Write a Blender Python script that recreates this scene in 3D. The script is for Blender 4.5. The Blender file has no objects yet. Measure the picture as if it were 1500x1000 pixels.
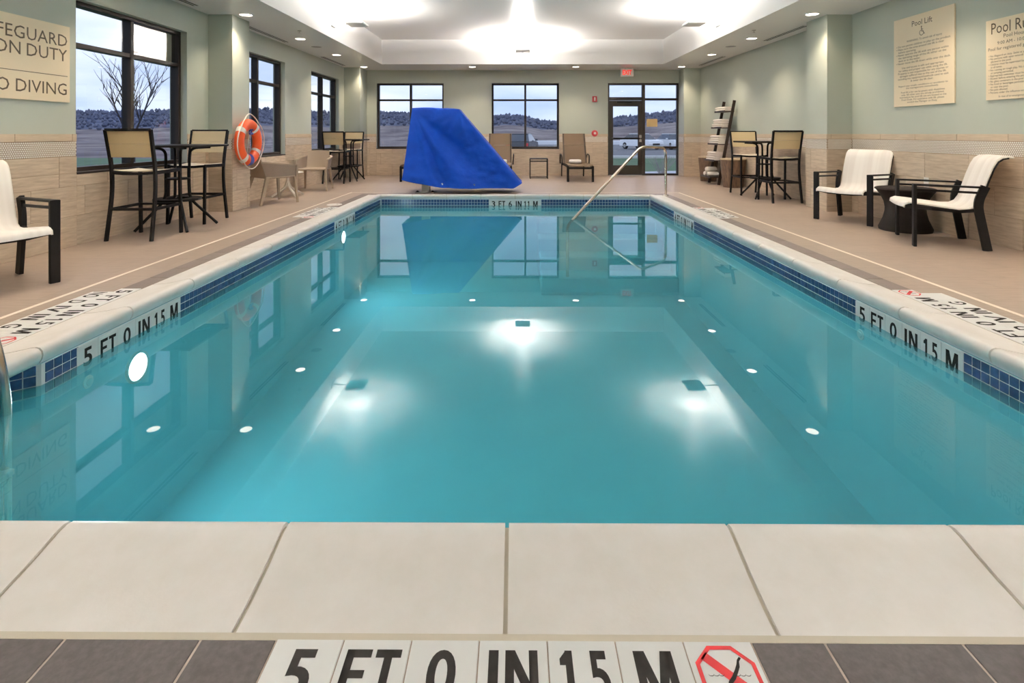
import bpy, math, random
from mathutils import Vector, Matrix, noise
random.seed(7)
S = bpy.context.scene
COL = S.collection
PI = math.pi

# ------------------------------------------------------------------ camera
H = 1.16                      # eye height (m)
F = 770.0                     # focal length in px of the 1500 px wide frame
cd = bpy.data.cameras.new('camera')
cd.sensor_width = 36.0
cd.lens = F / 1500 * 36.0
cd.shift_y = -(500 - 196) / 1500.0
cd.clip_start = 0.05
cd.clip_end = 2000
cam = bpy.data.objects.new('camera', cd)
cam.location = (0, 0, H)
cam.rotation_euler = (PI / 2, 0, math.atan(4.5 / F))
COL.objects.link(cam)
S.camera = cam

# ------------------------------------------------------------------ view / world / light levels
S.view_settings.view_transform = 'Standard'
S.view_settings.look = 'None'
S.view_settings.gamma = 1.0
S.view_settings.use_curve_mapping = False
S.view_settings.exposure = 1.25
S.cycles.use_denoising = True
S.cycles.max_bounces = 10
S.cycles.diffuse_bounces = 5
S.cycles.glossy_bounces = 4
S.cycles.transparent_max_bounces = 16
S.cycles.sample_clamp_indirect = 6.0
S.cycles.caustics_reflective = False
S.cycles.caustics_refractive = False

UPLIGHT_W = 125.0
DOWN_W = 50.0
POOL_W = 14.0
SKY = 0.58

w = bpy.data.worlds.new('dusk_sky')
S.world = w
w.use_nodes = True
nt = w.node_tree
nt.nodes.clear()
o_ = nt.nodes.new('ShaderNodeOutputWorld')
bg = nt.nodes.new('ShaderNodeBackground')
tc = nt.nodes.new('ShaderNodeTexCoord')
mp = nt.nodes.new('ShaderNodeMapping')
mp.inputs['Scale'].default_value = (1.6, 1.6, 7.0)
nz = nt.nodes.new('ShaderNodeTexNoise')
nz.inputs['Scale'].default_value = 1.7
nz.inputs['Detail'].default_value = 5
nz.inputs['Roughness'].default_value = 0.5
rp = nt.nodes.new('ShaderNodeValToRGB')
rp.color_ramp.elements[0].position = 0.36
rp.color_ramp.elements[0].color = (0.46, 0.58, 0.88, 1)
rp.color_ramp.elements[1].position = 0.66
rp.color_ramp.elements[1].color = (0.86, 0.90, 1.0, 1)
nt.links.new(tc.outputs['Generated'], mp.inputs['Vector'])
nt.links.new(mp.outputs['Vector'], nz.inputs['Vector'])
nt.links.new(nz.outputs['Fac'], rp.inputs['Fac'])
nt.links.new(rp.outputs['Color'], bg.inputs['Color'])
bg.inputs['Strength'].default_value = SKY
nt.links.new(bg.outputs['Background'], o_.inputs['Surface'])

# ------------------------------------------------------------------ materials
MATS = {}
def mat(name, col, rough=0.5, metal=0.0, var=None, bump=None, rnd=0.0, emit=None, spec=None, stretch=(1, 1, 1), sheen=0.0):
    """procedural material; var=(scale, second colour, detail), bump=(scale, strength)"""
    m = bpy.data.materials.new(name)
    m.use_nodes = True
    t = m.node_tree
    b = t.nodes['Principled BSDF']
    b.inputs['Base Color'].default_value = (*col, 1)
    b.inputs['Roughness'].default_value = rough
    b.inputs['Metallic'].default_value = metal
    if spec is not None:
        b.inputs['Specular IOR Level'].default_value = spec
    if emit:
        b.inputs['Emission Color'].default_value = (*emit[0], 1)
        b.inputs['Emission Strength'].default_value = emit[1]
    if var or bump:
        tcn = t.nodes.new('ShaderNodeTexCoord')
        mpn = t.nodes.new('ShaderNodeMapping')
        mpn.inputs['Scale'].default_value = stretch
        if rnd:
            oi = t.nodes.new('ShaderNodeObjectInfo')
            cm = t.nodes.new('ShaderNodeVectorMath')
            cm.operation = 'SCALE'
            cm.inputs[0].default_value = (17.3, 9.1, 23.7)
            t.links.new(oi.outputs['Random'], cm.inputs['Scale'])
            ad = t.nodes.new('ShaderNodeVectorMath')
            t.links.new(tcn.outputs['Object'], ad.inputs[0])
            t.links.new(cm.outputs['Vector'], ad.inputs[1])
            t.links.new(ad.outputs['Vector'], mpn.inputs['Vector'])
        else:
            t.links.new(tcn.outputs['Object'], mpn.inputs['Vector'])
    last = None
    if var:
        n = t.nodes.new('ShaderNodeTexNoise')
        n.inputs['Scale'].default_value = var[0]
        n.inputs['Detail'].default_value = var[2] if len(var) > 2 else 4
        n.inputs['Roughness'].default_value = 0.6
        t.links.new(mpn.outputs['Vector'], n.inputs['Vector'])
        r = t.nodes.new('ShaderNodeValToRGB')
        r.color_ramp.elements[0].position = 0.35
        r.color_ramp.elements[0].color = (*var[1], 1)
        r.color_ramp.elements[1].position = 0.65
        r.color_ramp.elements[1].color = (*col, 1)
        t.links.new(n.outputs['Fac'], r.inputs['Fac'])
        last = r.outputs['Color']
        if rnd:
            hs = t.nodes.new('ShaderNodeHueSaturation')
            ma = t.nodes.new('ShaderNodeMapRange')
            ma.inputs['To Min'].default_value = 1 - rnd
            ma.inputs['To Max'].default_value = 1 + rnd
            t.links.new(oi.outputs['Random'], ma.inputs['Value'])
            t.links.new(ma.outputs['Result'], hs.inputs['Value'])
            t.links.new(last, hs.inputs['Color'])
            last = hs.outputs['Color']
        t.links.new(last, b.inputs['Base Color'])
    if bump:
        n2 = t.nodes.new('ShaderNodeTexNoise')
        n2.inputs['Scale'].default_value = bump[0]
        n2.inputs['Detail'].default_value = 3
        t.links.new(mpn.outputs['Vector'], n2.inputs['Vector'])
        bn = t.nodes.new('ShaderNodeBump')
        bn.inputs['Strength'].default_value = bump[1]
        bn.inputs['Distance'].default_value = 0.01
        t.links.new(n2.outputs['Fac'], bn.inputs['Height'])
        t.links.new(bn.outputs['Normal'], b.inputs['Normal'])
    MATS[name] = m
    return m

def fresnel_mat(name, tint, ior, rough=0.0, bump=None, murk=None):
    m = bpy.data.materials.new(name)
    m.use_nodes = True
    t = m.node_tree
    t.nodes.clear()
    out = t.nodes.new('ShaderNodeOutputMaterial')
    mx = t.nodes.new('ShaderNodeMixShader')
    fr = t.nodes.new('ShaderNodeFresnel')
    fr.inputs['IOR'].default_value = ior
    tr = t.nodes.new('ShaderNodeBsdfTransparent')
    tr.inputs['Color'].default_value = (*tint, 1)
    gl = t.nodes.new('ShaderNodeBsdfGlossy')
    gl.inputs['Roughness'].default_value = rough
    t.links.new(fr.outputs['Fac'], mx.inputs['Fac'])
    if murk:                                   # suspended particles: part of the light is scattered back by the water itself
        df = t.nodes.new('ShaderNodeBsdfDiffuse')
        df.inputs['Color'].default_value = (*murk[0], 1)
        m2 = t.nodes.new('ShaderNodeMixShader')
        m2.inputs['Fac'].default_value = murk[1]
        t.links.new(tr.outputs['BSDF'], m2.inputs[1])
        t.links.new(df.outputs['BSDF'], m2.inputs[2])
        t.links.new(m2.outputs['Shader'], mx.inputs[1])
    else:
        t.links.new(tr.outputs['BSDF'], mx.inputs[1])
    t.links.new(gl.outputs['BSDF'], mx.inputs[2])
    t.links.new(mx.outputs['Shader'], out.inputs['Surface'])
    if bump:
        tcn = t.nodes.new('ShaderNodeTexCoord')
        n2 = t.nodes.new('ShaderNodeTexNoise')
        n2.inputs['Scale'].default_value = bump[0]
        n2.inputs['Detail'].default_value = 2
        t.links.new(tcn.outputs['Object'], n2.inputs['Vector'])
        bn = t.nodes.new('ShaderNodeBump')
        bn.inputs['Strength'].default_value = bump[1]
        bn.inputs['Distance'].default_value = 0.01
        t.links.new(n2.outputs['Fac'], bn.inputs['Height'])
        t.links.new(bn.outputs['Normal'], fr.inputs['Normal'])
        t.links.new(bn.outputs['Normal'], gl.inputs['Normal'])
    MATS[name] = m
    return m

mat('paint', (0.49, 0.535, 0.475), 0.45, var=(3.0, (0.48, 0.525, 0.465)), spec=0.3)
mat('white_paint', (0.80, 0.79, 0.78), 0.32, spec=0.5)
mat('stone_tile', (0.66, 0.55, 0.43), 0.4, var=(4.0, (0.50, 0.40, 0.30), 7), rnd=0.06, stretch=(1.2, 11, 1.2), spec=0.3)
mat('strip_tile', (0.66, 0.54, 0.41), 0.4, var=(5.0, (0.57, 0.46, 0.34), 6), rnd=0.05, stretch=(1.2, 11, 1.2), spec=0.3)
mat('tile_grout', (0.42, 0.32, 0.23), 0.9, spec=0.1)
mat('penny', (0.90, 0.86, 0.80), 0.3)
mat('deck_dark', (0.055, 0.045, 0.042), 0.55, var=(60, (0.080, 0.068, 0.064), 3), rnd=0.10, spec=0.25)
mat('deck_band', (0.20, 0.16, 0.14), 0.5, var=(60, (0.17, 0.135, 0.12), 3), rnd=0.08)
mat('grout', (0.60, 0.54, 0.44), 0.8)
mat('coping', (0.83, 0.79, 0.76), 0.45, var=(7, (0.78, 0.735, 0.69), 5), bump=(90, 0.05), rnd=0.02)
mat('inlay', (0.86, 0.78, 0.68), 0.5)
mat('marker_white', (0.82, 0.82, 0.81), 0.3)
mat('ink', (0.012, 0.010, 0.009), 0.6, var=(40, (0.022, 0.019, 0.016), 3), spec=0.1)
mat('ink_red', (0.62, 0.02, 0.025), 0.5)
mat('blue_tile', (0.030, 0.075, 0.20), 0.2, var=(30, (0.022, 0.05, 0.145), 3), rnd=0.18)
mat('plaster', (0.16, 0.60, 0.70), 0.7, var=(1.3, (0.14, 0.55, 0.66), 6), bump=(30, 0.1))
mat('bronze', (0.022, 0.016, 0.013), 0.45, spec=0.25)
mat('black_metal', (0.007, 0.006, 0.006), 0.5, spec=0.15)
mat('backlit_sling', (0.62, 0.50, 0.30), 0.7, var=(350, (0.56, 0.45, 0.27), 2))  # stool backs: deeper tone of back-lit sling, put into the colour
mat('cream_sling', (0.74, 0.66, 0.52), 0.7, var=(350, (0.68, 0.60, 0.47), 2))
mat('brown_sling', (0.125, 0.085, 0.055), 0.8, var=(300, (0.10, 0.07, 0.045), 2), spec=0.1)
mat('white_sling', (0.90, 0.87, 0.84), 0.6, var=(26, (0.83, 0.79, 0.76), 0), stretch=(1, 0.02, 0.02))
mat('taupe_plastic', (0.40, 0.32, 0.24), 0.5)
mat('taupe_mesh', (0.30, 0.235, 0.19), 0.6, var=(160, (0.25, 0.195, 0.155), 2))
mat('white_plastic', (0.80, 0.76, 0.70), 0.35)
mat('wicker', (0.010, 0.007, 0.006), 0.6, var=(70, (0.020, 0.014, 0.011), 2), bump=(110, 0.8), stretch=(1, 1, 3), spec=0.15)
mat('blue_cloth', (0.003, 0.055, 0.40), 0.6, var=(4, (0.002, 0.042, 0.33), 4), bump=(14, 0.55), spec=0.16)
mat('steel', (0.66, 0.60, 0.52), 0.16, metal=1.0)
mat('grey_metal', (0.45, 0.44, 0.42), 0.4, metal=0.5)
mat('orange', (0.84, 0.10, 0.012), 0.35, bump=(12, 0.05))
mat('white_band', (0.80, 0.77, 0.72), 0.5)
mat('rope_blue', (0.06, 0.10, 0.42), 0.7)
mat('sign_tan', (0.86, 0.74, 0.55), 0.45, var=(2, (0.84, 0.72, 0.53)))
mat('sign_ink', (0.09, 0.06, 0.025), 0.5)
mat('dark_wood', (0.035, 0.018, 0.012), 0.45, var=(14, (0.02, 0.01, 0.007), 4), stretch=(6, 6, 1))
mat('stump_bark', (0.16, 0.095, 0.055), 0.6, var=(9, (0.08, 0.045, 0.028), 6), stretch=(3, 3, 1))
mat('stump_top', (0.55, 0.45, 0.31), 0.5, var=(14, (0.46, 0.36, 0.24), 4))
mat('towel', (0.84, 0.78, 0.72), 0.9, bump=(60, 0.5))
mat('red_plastic', (0.45, 0.03, 0.04), 0.4)
mat('pale_plastic', (0.82, 0.79, 0.75), 0.4)
mat('slot_dark', (0.03, 0.028, 0.027), 0.6)
mat('speaker_grey', (0.33, 0.32, 0.31), 0.6)
mat('downlight_lens', (1, 0.95, 0.88), 0.5, emit=((1, 0.88, 0.74), 5.0))
mat('uplight_lens', (1, 1, 1), 0.5, emit=((1, 0.95, 0.87), 12.0))
mat('pool_lens', (1, 1, 1), 0.5, emit=((0.92, 0.97, 1.0), 5.0))
mat('exit_red', (0.9, 0.05, 0.04), 0.5, emit=((1, 0.03, 0.02), .45))
mat('exit_white', (0.82, 0.80, 0.76), 0.4)
mat('notice_paper', (0.66, 0.48, 0.24), 0.7)
mat('field', (0.33, 0.29, 0.28), 1.0, var=(0.10, (0.14, 0.12, 0.13), 9), spec=0.0)
mat('hazy_woods', (0.19, 0.20, 0.26), 1.0, var=(0.16, (0.09, 0.10, 0.145), 9), spec=0.0)  # distance haze put into the base colour as a bluish grey
mat('lawn', (0.10, 0.17, 0.085), 1.0, var=(0.9, (0.07, 0.12, 0.06), 6))
mat('asphalt', (0.17, 0.17, 0.18), 0.9, var=(0.4, (0.14, 0.14, 0.15), 6))
mat('gravel', (0.55, 0.56, 0.60), 1.0, var=(5, (0.36, 0.37, 0.41), 6))
mat('snow', (0.80, 0.82, 0.86), 0.9)
mat('dry_grass', (0.34, 0.31, 0.30), 0.9)
mat('twig', (0.06, 0.045, 0.045), 0.9)
mat('car_white', (0.80, 0.82, 0.85), 0.25)
mat('car_grey', (0.06, 0.065, 0.08), 0.25)
mat('car_glass', (0.05, 0.06, 0.08), 0.08)
mat('car_light', (0.85, 0.86, 0.88), 0.2)
mat('car_red', (0.55, 0.02, 0.03), 0.3)
mat('rubber', (0.02, 0.02, 0.02), 0.8)
mat('concrete', (0.62, 0.61, 0.60), 0.9)
fresnel_mat('glass', (0.90, 0.94, 0.97), 1.45)
fresnel_mat('water', (0.66, 0.95, 0.975), 1.34, bump=(2.2, 0.012), murk=((0.065, 0.35, 0.43), 0.52))

# deck tile: tan porcelain with faint joints
def deck_material():
    m = mat('deck', (0.42, 0.315, 0.235), 0.42)
    t = m.node_tree
    b = t.nodes['Principled BSDF']
    tcn = t.nodes.new('ShaderNodeTexCoord')
    br = t.nodes.new('ShaderNodeTexBrick')
    br.offset = 0.5
    br.inputs['Scale'].default_value = 1.0
    br.inputs['Brick Width'].default_value = 0.61
    br.inputs['Row Height'].default_value = 0.305
    br.inputs['Mortar Size'].default_value = 0.003
    br.inputs['Color1'].default_value = (0.42, 0.33, 0.265, 1)
    br.inputs['Color2'].default_value = (0.39, 0.305, 0.245, 1)
    br.inputs['Mortar'].default_value = (0.34, 0.265, 0.21, 1)
    mpn = t.nodes.new('ShaderNodeMapping')
    mpn.inputs['Scale'].default_value = (2, 14, 1)
    n = t.nodes.new('ShaderNodeTexNoise')
    n.inputs['Scale'].default_value = 3
    n.inputs['Detail'].default_value = 6
    mx = t.nodes.new('ShaderNodeMix')
    mx.data_type = 'RGBA'
    mx.blend_type = 'MULTIPLY'
    mx.inputs['Factor'].default_value = 1.0
    rr = t.nodes.new('ShaderNodeValToRGB')
    rr.color_ramp.elements[0].position = 0.3
    rr.color_ramp.elements[0].color = (0.84, 0.84, 0.84, 1)
    rr.color_ramp.elements[1].position = 0.7
    rr.color_ramp.elements[1].color = (1, 1, 1, 1)
    t.links.new(tcn.outputs['Object'], br.inputs['Vector'])
    t.links.new(tcn.outputs['Object'], mpn.inputs['Vector'])
    t.links.new(mpn.outputs['Vector'], n.inputs['Vector'])
    t.links.new(n.outputs['Fac'], rr.inputs['Fac'])
    t.links.new(br.outputs['Color'], mx.inputs['A'])
    t.links.new(rr.outputs['Color'], mx.inputs['B'])
    t.links.new(mx.outputs['Result'], b.inputs['Base Color'])
deck_material()

# ------------------------------------------------------------------ mesh helpers
class MB:
    def __init__(self):
        self.v, self.f = [], []
    def add(self, vs, fs):
        n = len(self.v)
        self.v += [tuple(p) for p in vs]
        self.f += [tuple(i + n for i in f) for f in fs]
        return self
    def box(self, x0, x1, y0, y1, z0, z1):
        return self.add([(x0, y0, z0), (x1, y0, z0), (x1, y1, z0), (x0, y1, z0),
                         (x0, y0, z1), (x1, y0, z1), (x1, y1, z1), (x0, y1, z1)],
                        [(3, 2, 1, 0), (4, 5, 6, 7), (0, 1, 5, 4), (1, 2, 6, 5), (2, 3, 7, 6), (3, 0, 4, 7)])
    def bbox(self, x0, x1, y0, y1, z0, z1, b):
        """box with all edges chamfered by b"""
        pts = []
        for sx in (0, 1):
            for sy in (0, 1):
                for sz in (0, 1):
                    X = (x0, x1)[sx]; Y = (y0, y1)[sy]; Z = (z0, z1)[sz]
                    dx = b * (1 - 2 * sx); dy = b * (1 - 2 * sy); dz = b * (1 - 2 * sz)
                    pts += [(X, Y + dy, Z + dz), (X + dx, Y, Z + dz), (X + dx, Y + dy, Z)]
        def I(sx, sy, sz, k): return (sx * 4 + sy * 2 + sz) * 3 + k
        fs = []
        fs.append((I(0,0,0,0), I(0,0,1,0), I(0,1,1,0), I(0,1,0,0)))
        fs.append((I(1,0,0,0), I(1,1,0,0), I(1,1,1,0), I(1,0,1,0)))
        fs.append((I(0,0,0,1), I(1,0,0,1), I(1,0,1,1), I(0,0,1,1)))
        fs.append((I(0,1,0,1), I(0,1,1,1), I(1,1,1,1), I(1,1,0,1)))
        fs.append((I(0,0,0,2), I(0,1,0,2), I(1,1,0,2), I(1,0,0,2)))
        fs.append((I(0,0,1,2), I(1,0,1,2), I(1,1,1,2), I(0,1,1,2)))
        for a in (0, 1):
            for c in (0, 1):
                fs.append((I(a,c,0,0), I(a,c,0,1), I(a,c,1,1), I(a,c,1,0)))
                fs.append((I(a,0,c,0), I(a,0,c,2), I(a,1,c,2), I(a,1,c,0)))
                fs.append((I(0,a,c,1), I(0,a,c,2), I(1,a,c,2), I(1,a,c,1)))
        for a in (0, 1):
            for c in (0, 1):
                for e in (0, 1):
                    fs.append((I(a,c,e,0), I(a,c,e,1), I(a,c,e,2)))
        return self.add(pts, fs)
    def sweep(self, path, sec, closed=False, hint=(0, 0, 1), scale=None):
        """sweep a 2D section [(a,b)..] along path; a along side vector, b along 'up' (hint)"""
        P = [Vector(p) for p in path]
        n = len(P); k = len(sec)
        hint = Vector(hint)
        rings = []
        for i in range(n):
            if closed:
                t = (P[(i + 1) % n] - P[i - 1]).normalized()
            elif i == 0:
                t = (P[1] - P[0]).normalized()
            elif i == n - 1:
                t = (P[-1] - P[-2]).normalized()
            else:
                t = ((P[i + 1] - P[i]).normalized() + (P[i] - P[i - 1]).normalized()).normalized()
            if i == 0:
                h = hint if abs(hint.normalized().dot(t)) < 0.97 else Vector((1, 0, 0) if abs(t.x) < 0.9 else (0, 1, 0))
                up = (h - t * h.dot(t)).normalized()
            else:
                up = (up - t * up.dot(t)).normalized()
            sd = t.cross(up)
            s = 1 if scale is None else scale[i]
            m = 1.0
            if 0 < i < n - 1 and not closed:
                c = (P[i + 1] - P[i]).normalized().dot((P[i] - P[i - 1]).normalized())
                m = 1.0
            rings.append([P[i] + sd * a * s + up * b * s * m for a, b in sec])
        vs = [p for r in rings for p in r]
        fs = []
        for i in range(n if closed else n - 1):
            j = (i + 1) % n
            for q in range(k):
                r = (q + 1) % k
                fs.append((i * k + q, i * k + r, j * k + r, j * k + q))
        if not closed:
            fs.append(tuple(reversed(range(k))))
            fs.append(tuple((n - 1) * k + q for q in range(k)))
        return self.add(vs, fs)
    def tube(self, path, r, n=8, closed=False, scale=None):
        sec = [(r * math.cos(2 * PI * i / n), r * math.sin(2 * PI * i / n)) for i in range(n)]
        return self.sweep(path, sec, closed, scale=scale)
    def bar(self, path, wd, ht, hint=(0, 0, 1)):
        return self.sweep(path, [(-wd/2, -ht/2), (wd/2, -ht/2), (wd/2, ht/2), (-wd/2, ht/2)], hint=hint)
    def lathe(self, prof, n=24, c=(0, 0, 0), axis='z', ang=2*PI, a0=0.0):
        full = abs(ang - 2 * PI) < 1e-6
        m = n if full else n + 1
        vs, fs = [], []
        k = len(prof)
        for i in range(m):
            a = a0 + ang * i / n
            for r, z in prof:
                x, y = r * math.cos(a), r * math.sin(a)
                if axis == 'z': p = (x, y, z)
                elif axis == 'x': p = (z, x, y)
                else: p = (x, z, y)
                vs.append((p[0] + c[0], p[1] + c[1], p[2] + c[2]))
        for i in range(n):
            j = (i + 1) % m
            for q in range(k - 1):
                fs.append((i * k + q, j * k + q, j * k + q + 1, i * k + q + 1))
        if full and tuple(prof[0]) != tuple(prof[-1]):
            if prof[0][0] > 1e-6: fs.append(tuple(reversed([i * k for i in range(n)])))
            if prof[-1][0] > 1e-6: fs.append(tuple(i * k + k - 1 for i in range(n)))
        return self.add(vs, fs)
    def prism(self, pts, d0, d1, plane='xz'):
        """polygon pts extruded between d0 and d1 along the third axis"""
        n = len(pts)
        def P(a, b, d):
            return (a, d, b) if plane == 'xz' else ((d, a, b) if plane == 'yz' else (a, b, d))
        vs = [P(a, b, d0) for a, b in pts] + [P(a, b, d1) for a, b in pts]
        fs = [tuple(range(n)), tuple(reversed(range(n, 2 * n)))]
        for i in range(n):
            j = (i + 1) % n
            fs.append((i, i + n, j + n, j))
        return self.add(vs, fs)
    def sheet(self, rows, th=0.0, hint=None):
        """grid of points rows[i][j] -> surface, optionally thickened along averaged normals"""
        n, k = len(rows), len(rows[0])
        R = [[Vector(p) for p in r] for r in rows]
        vs = [p for r in R for p in r]
        fs = [(i*k+j, i*k+j+1, (i+1)*k+j+1, (i+1)*k+j) for i in range(n-1) for j in range(k-1)]
        if th:
            N = []
            for i in range(n):
                for j in range(k):
                    a = R[min(i+1, n-1)][j] - R[max(i-1, 0)][j]
                    b = R[i][min(j+1, k-1)] - R[i][max(j-1, 0)]
                    N.append(b.cross(a).normalized())
            m = n * k
            vs2 = [v - q * th for v, q in zip(vs, N)]
            fs = fs + [tuple(reversed([x + m for x in f])) for f in fs]
            for i in range(n-1):
                fs.append((i*k, (i+1)*k, (i+1)*k+m, i*k+m))
                fs.append(((i+1)*k+k-1, i*k+k-1, i*k+k-1+m, (i+1)*k+k-1+m))
            for j in range(k-1):
                fs.append((j+1, j, j+m, j+1+m))
                fs.append(((n-1)*k+j, (n-1)*k+j+1, (n-1)*k+j+1+m, (n-1)*k+j+m))
            vs = vs + vs2
        return self.add(vs, fs)
    def mesh(self, name, smooth=None):
        me = bpy.data.meshes.new(name)
        me.from_pydata(self.v, [], self.f)
        me.update()
        fix_normals(me)
        if smooth:
            me.polygons.foreach_set('use_smooth', [True] * len(me.polygons))
            me.set_sharp_from_angle(angle=math.radians(smooth))
        return me
    def build(self, name, m, parent=None, smooth=None, kind=None, mw=None):
        return place(self.mesh(name, smooth), name, m, parent, kind, mw)

import bmesh
def fix_normals(me):
    bm = bmesh.new()
    bm.from_mesh(me)
    bmesh.ops.recalc_face_normals(bm, faces=bm.faces)
    bm.to_mesh(me)
    bm.free()

def place(me, name, m, parent=None, kind=None, mw=None):
    if m and not me.materials:
        me.materials.append(MATS[m])
    o = bpy.data.objects.new(name, me)
    COL.objects.link(o)
    if parent: o.parent = parent
    if mw is not None: o.matrix_local = mw
    if kind: o['kind'] = kind
    return o

def tag(o, label, cat, group=None, kind=None):
    o['label'] = label
    o['category'] = cat
    if group: o['group'] = group
    if kind: o['kind'] = kind
    return o

def thing(name, label, cat, loc=(0, 0, 0), rz=0.0, group=None):
    o = bpy.data.objects.new(name, None)
    o.empty_display_size = 0.1
    COL.objects.link(o)
    o.location = loc
    o.rotation_euler = (0, 0, rz)
    return tag(o, label, cat, group)

def dup(root, label, loc, rz=0.0, group=None):
    def cp(o, parent):
        c = o.copy()
        COL.objects.link(c)
        c.parent = parent
        for ch in kids.get(o, ()):
            cp(ch, c)
        return c
    kids = {}
    for o in bpy.data.objects:
        if o.parent: kids.setdefault(o.parent, []).append(o)
    r = cp(root, None)
    r.location = loc
    r.rotation_euler = (0, 0, rz)
    r['label'] = label
    if group: r['group'] = group
    return r

def facing(fx, fy):            # local +Y is the front of every piece of furniture
    return math.atan2(-fx, fy)

def fillet(path, r, n=5):
    P = [Vector(p) for p in path]
    out = [P[0]]
    for i in range(1, len(P) - 1):
        a, b = (P[i - 1] - P[i]), (P[i + 1] - P[i])
        rr = min(r, a.length * 0.49, b.length * 0.49)
        p0, p1 = P[i] + a.normalized() * rr, P[i] + b.normalized() * rr
        for k in range(n + 1):
            t = k / n
            out.append((1 - t) ** 2 * p0 + 2 * t * (1 - t) * P[i] + t * t * p1)
    out.append(P[-1])
    return out

_tc = {}
def text_mesh(body, wd=None, ht=None, bold=0.0, m='ink', align='CENTER', space=1.0, res=3):
    """flat lettering in the local XY plane, centred on the origin, fitted to wd x ht"""
    key = (body, wd, ht, bold, m, align, space)
    if key in _tc: return _tc[key]
    cu = bpy.data.curves.new('lettering', 'FONT')
    cu.body = body
    cu.align_x = align
    cu.offset = bold
    cu.space_line = space
    cu.resolution_u = res
    ob = bpy.data.objects.new('lettering', cu)
    COL.objects.link(ob)
    dg = bpy.context.evaluated_depsgraph_get()
    me = bpy.data.meshes.new_from_object(ob.evaluated_get(dg))
    bpy.data.objects.remove(ob)
    bpy.data.curves.remove(cu)
    xs = [v.co.x for v in me.vertices]; ys = [v.co.y for v in me.vertices]
    x0, x1, y0, y1 = min(xs), max(xs), min(ys), max(ys)
    sx = wd / (x1 - x0) if wd else None
    sy = ht / (y1 - y0) if ht else None
    sx = sx or sy; sy = sy or sx
    for v in me.vertices:
        v.co.x = (v.co.x - (x0 + x1) / 2) * sx
        v.co.y = (v.co.y - (y0 + y1) / 2) * sy
        v.co.z = 0
    me.materials.clear()
    me.materials.append(MATS[m])
    _tc[key] = me
    return me

def basis(origin, ex, ey, ez):
    m = Matrix((ex, ey, ez)).transposed().to_4x4()
    m.translation = Vector(origin)
    return m

# ------------------------------------------------------------------ main dimensions (metres; camera stands at x=y=0)
XL, XR, YB, YN = -4.58, 5.03, 14.70, -2.6      # inner faces of the room
ZC, ZT = 2.94, 3.57                             # soffit and tray ceiling
TX0, TX1, TY0, TY1 = -3.41, 3.79, -1.5, 13.44   # tray opening
CO = 2.79                                       # outer edge of the coping (+-x)
CY0, CY1 = 1.215, 10.0                          # outer coping edges in y
PW = 2.49                                       # pool wall (+-x)
PY0, PY1 = 1.515, 9.70                          # pool wall in y
ZW = -0.16                                      # water level

# ------------------------------------------------------------------ floor
fb = MB()
for (a, b, c, d) in ((XL-.3, -CO, YN-.2, YB+.25), (CO, XR+.3, YN-.2, YB+.25), (-CO, CO, YN-.2, CY0), (-CO, CO, CY1, YB+.25)):
    fb.box(a, b, c, d, -0.30, 0.0)
floor = fb.build('floor', 'deck', kind='structure')

# white inlaid line round the pool
for nm, q in (('l', (-3.254, -3.221, YN, 10.42)), ('r', (3.217, 3.25, YN, 10.42)), ('b', (-3.25, 3.245, 10.395, 10.42))):
    MB().box(q[0], q[1], q[2], q[3], -0.01, 0.0015).build('inlay_strip', 'inlay', floor)

# ------------------------------------------------------------------ deck depth markers and dark border tiles (children of the floor)
TP = 0.1545
def quad_tile(w, h, th, m, name, g=0.003):
    me = MB().bbox(-w/2 + g/2, w/2 - g/2, -h/2 + g/2, h/2 - g/2, -0.01, th, 0.0012).mesh(name)
    me.materials.append(MATS[m])
    return me
tile_white = quad_tile(TP, TP, 0.003, 'marker_white', 'marker_tile')

def no_diving(parent, mw, s=0.13):
    """octagon ring with a slash, a diver and little waves"""
    a = [(s/2*math.cos(PI/8 + k*PI/4)*1.08, s/2*math.sin(PI/8 + k*PI/4)*1.08) for k in range(8)]
    b = [(x*0.86, y*0.86) for x, y in a]
    vs = [(x, y, 0) for x, y in a] + [(x, y, 0) for x, y in b]
    fs = [(k, (k+1) % 8, 8+(k+1) % 8, 8+k) for k in range(8)]
    r = MB().add(vs, fs)
    d = 0.0075 * s / 0.13
    q = s * 0.33
    r.add([(-q-d, q-d+.0, 0), (-q+d, q+d, 0), (q+d, -q+d, 0), (q-d, -q-d, 0)], [(0, 1, 2, 3)])
    me = r.mesh('prohibition_ring'); me.materials.append(MATS['ink_red'])
    place(me, 'prohibition_ring', None, parent, mw=mw @ Matrix.Translation((0, 0, .0004)))
    dv = MB()
    pts = [(.30, .34), (.24, .28), (.20, .20), (.13, .10), (.03, -.02), (-.06, -.10), (-.12, -.20), (-.20, -.28), (-.15, -.30), (-.07, -.23),
           (.0, -.14), (.08, -.07), (.17, .05), (.24, .15), (.27, .25), (.33, .31)]
    dv.add([(x*s*.9, y*s*.9, 0) for x, y in pts], [tuple(range(len(pts)))])
    for sd in (-1, 1):
        for k in range(3):
            cx = sd * (.14 + .09 * k) * s * .95 + (0.0 if sd > 0 else 0)
            arc = [(cx + .045*s*math.cos(t), .02*s - .03*s*math.sin(t), 0) for t in [PI*i/6 for i in range(7)]]
            dv.add(arc + [(x, y - .010*s, 0) for x, y, z in reversed(arc)], [(i, i+1, 12-i, 13-i) for i in range(6)])
    me = dv.mesh('diver_symbol'); me.materials.append(MATS['ink'])
    place(me, 'diver_symbol', None, parent, mw=mw @ Matrix.Translation((0, 0, .0008)))

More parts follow.
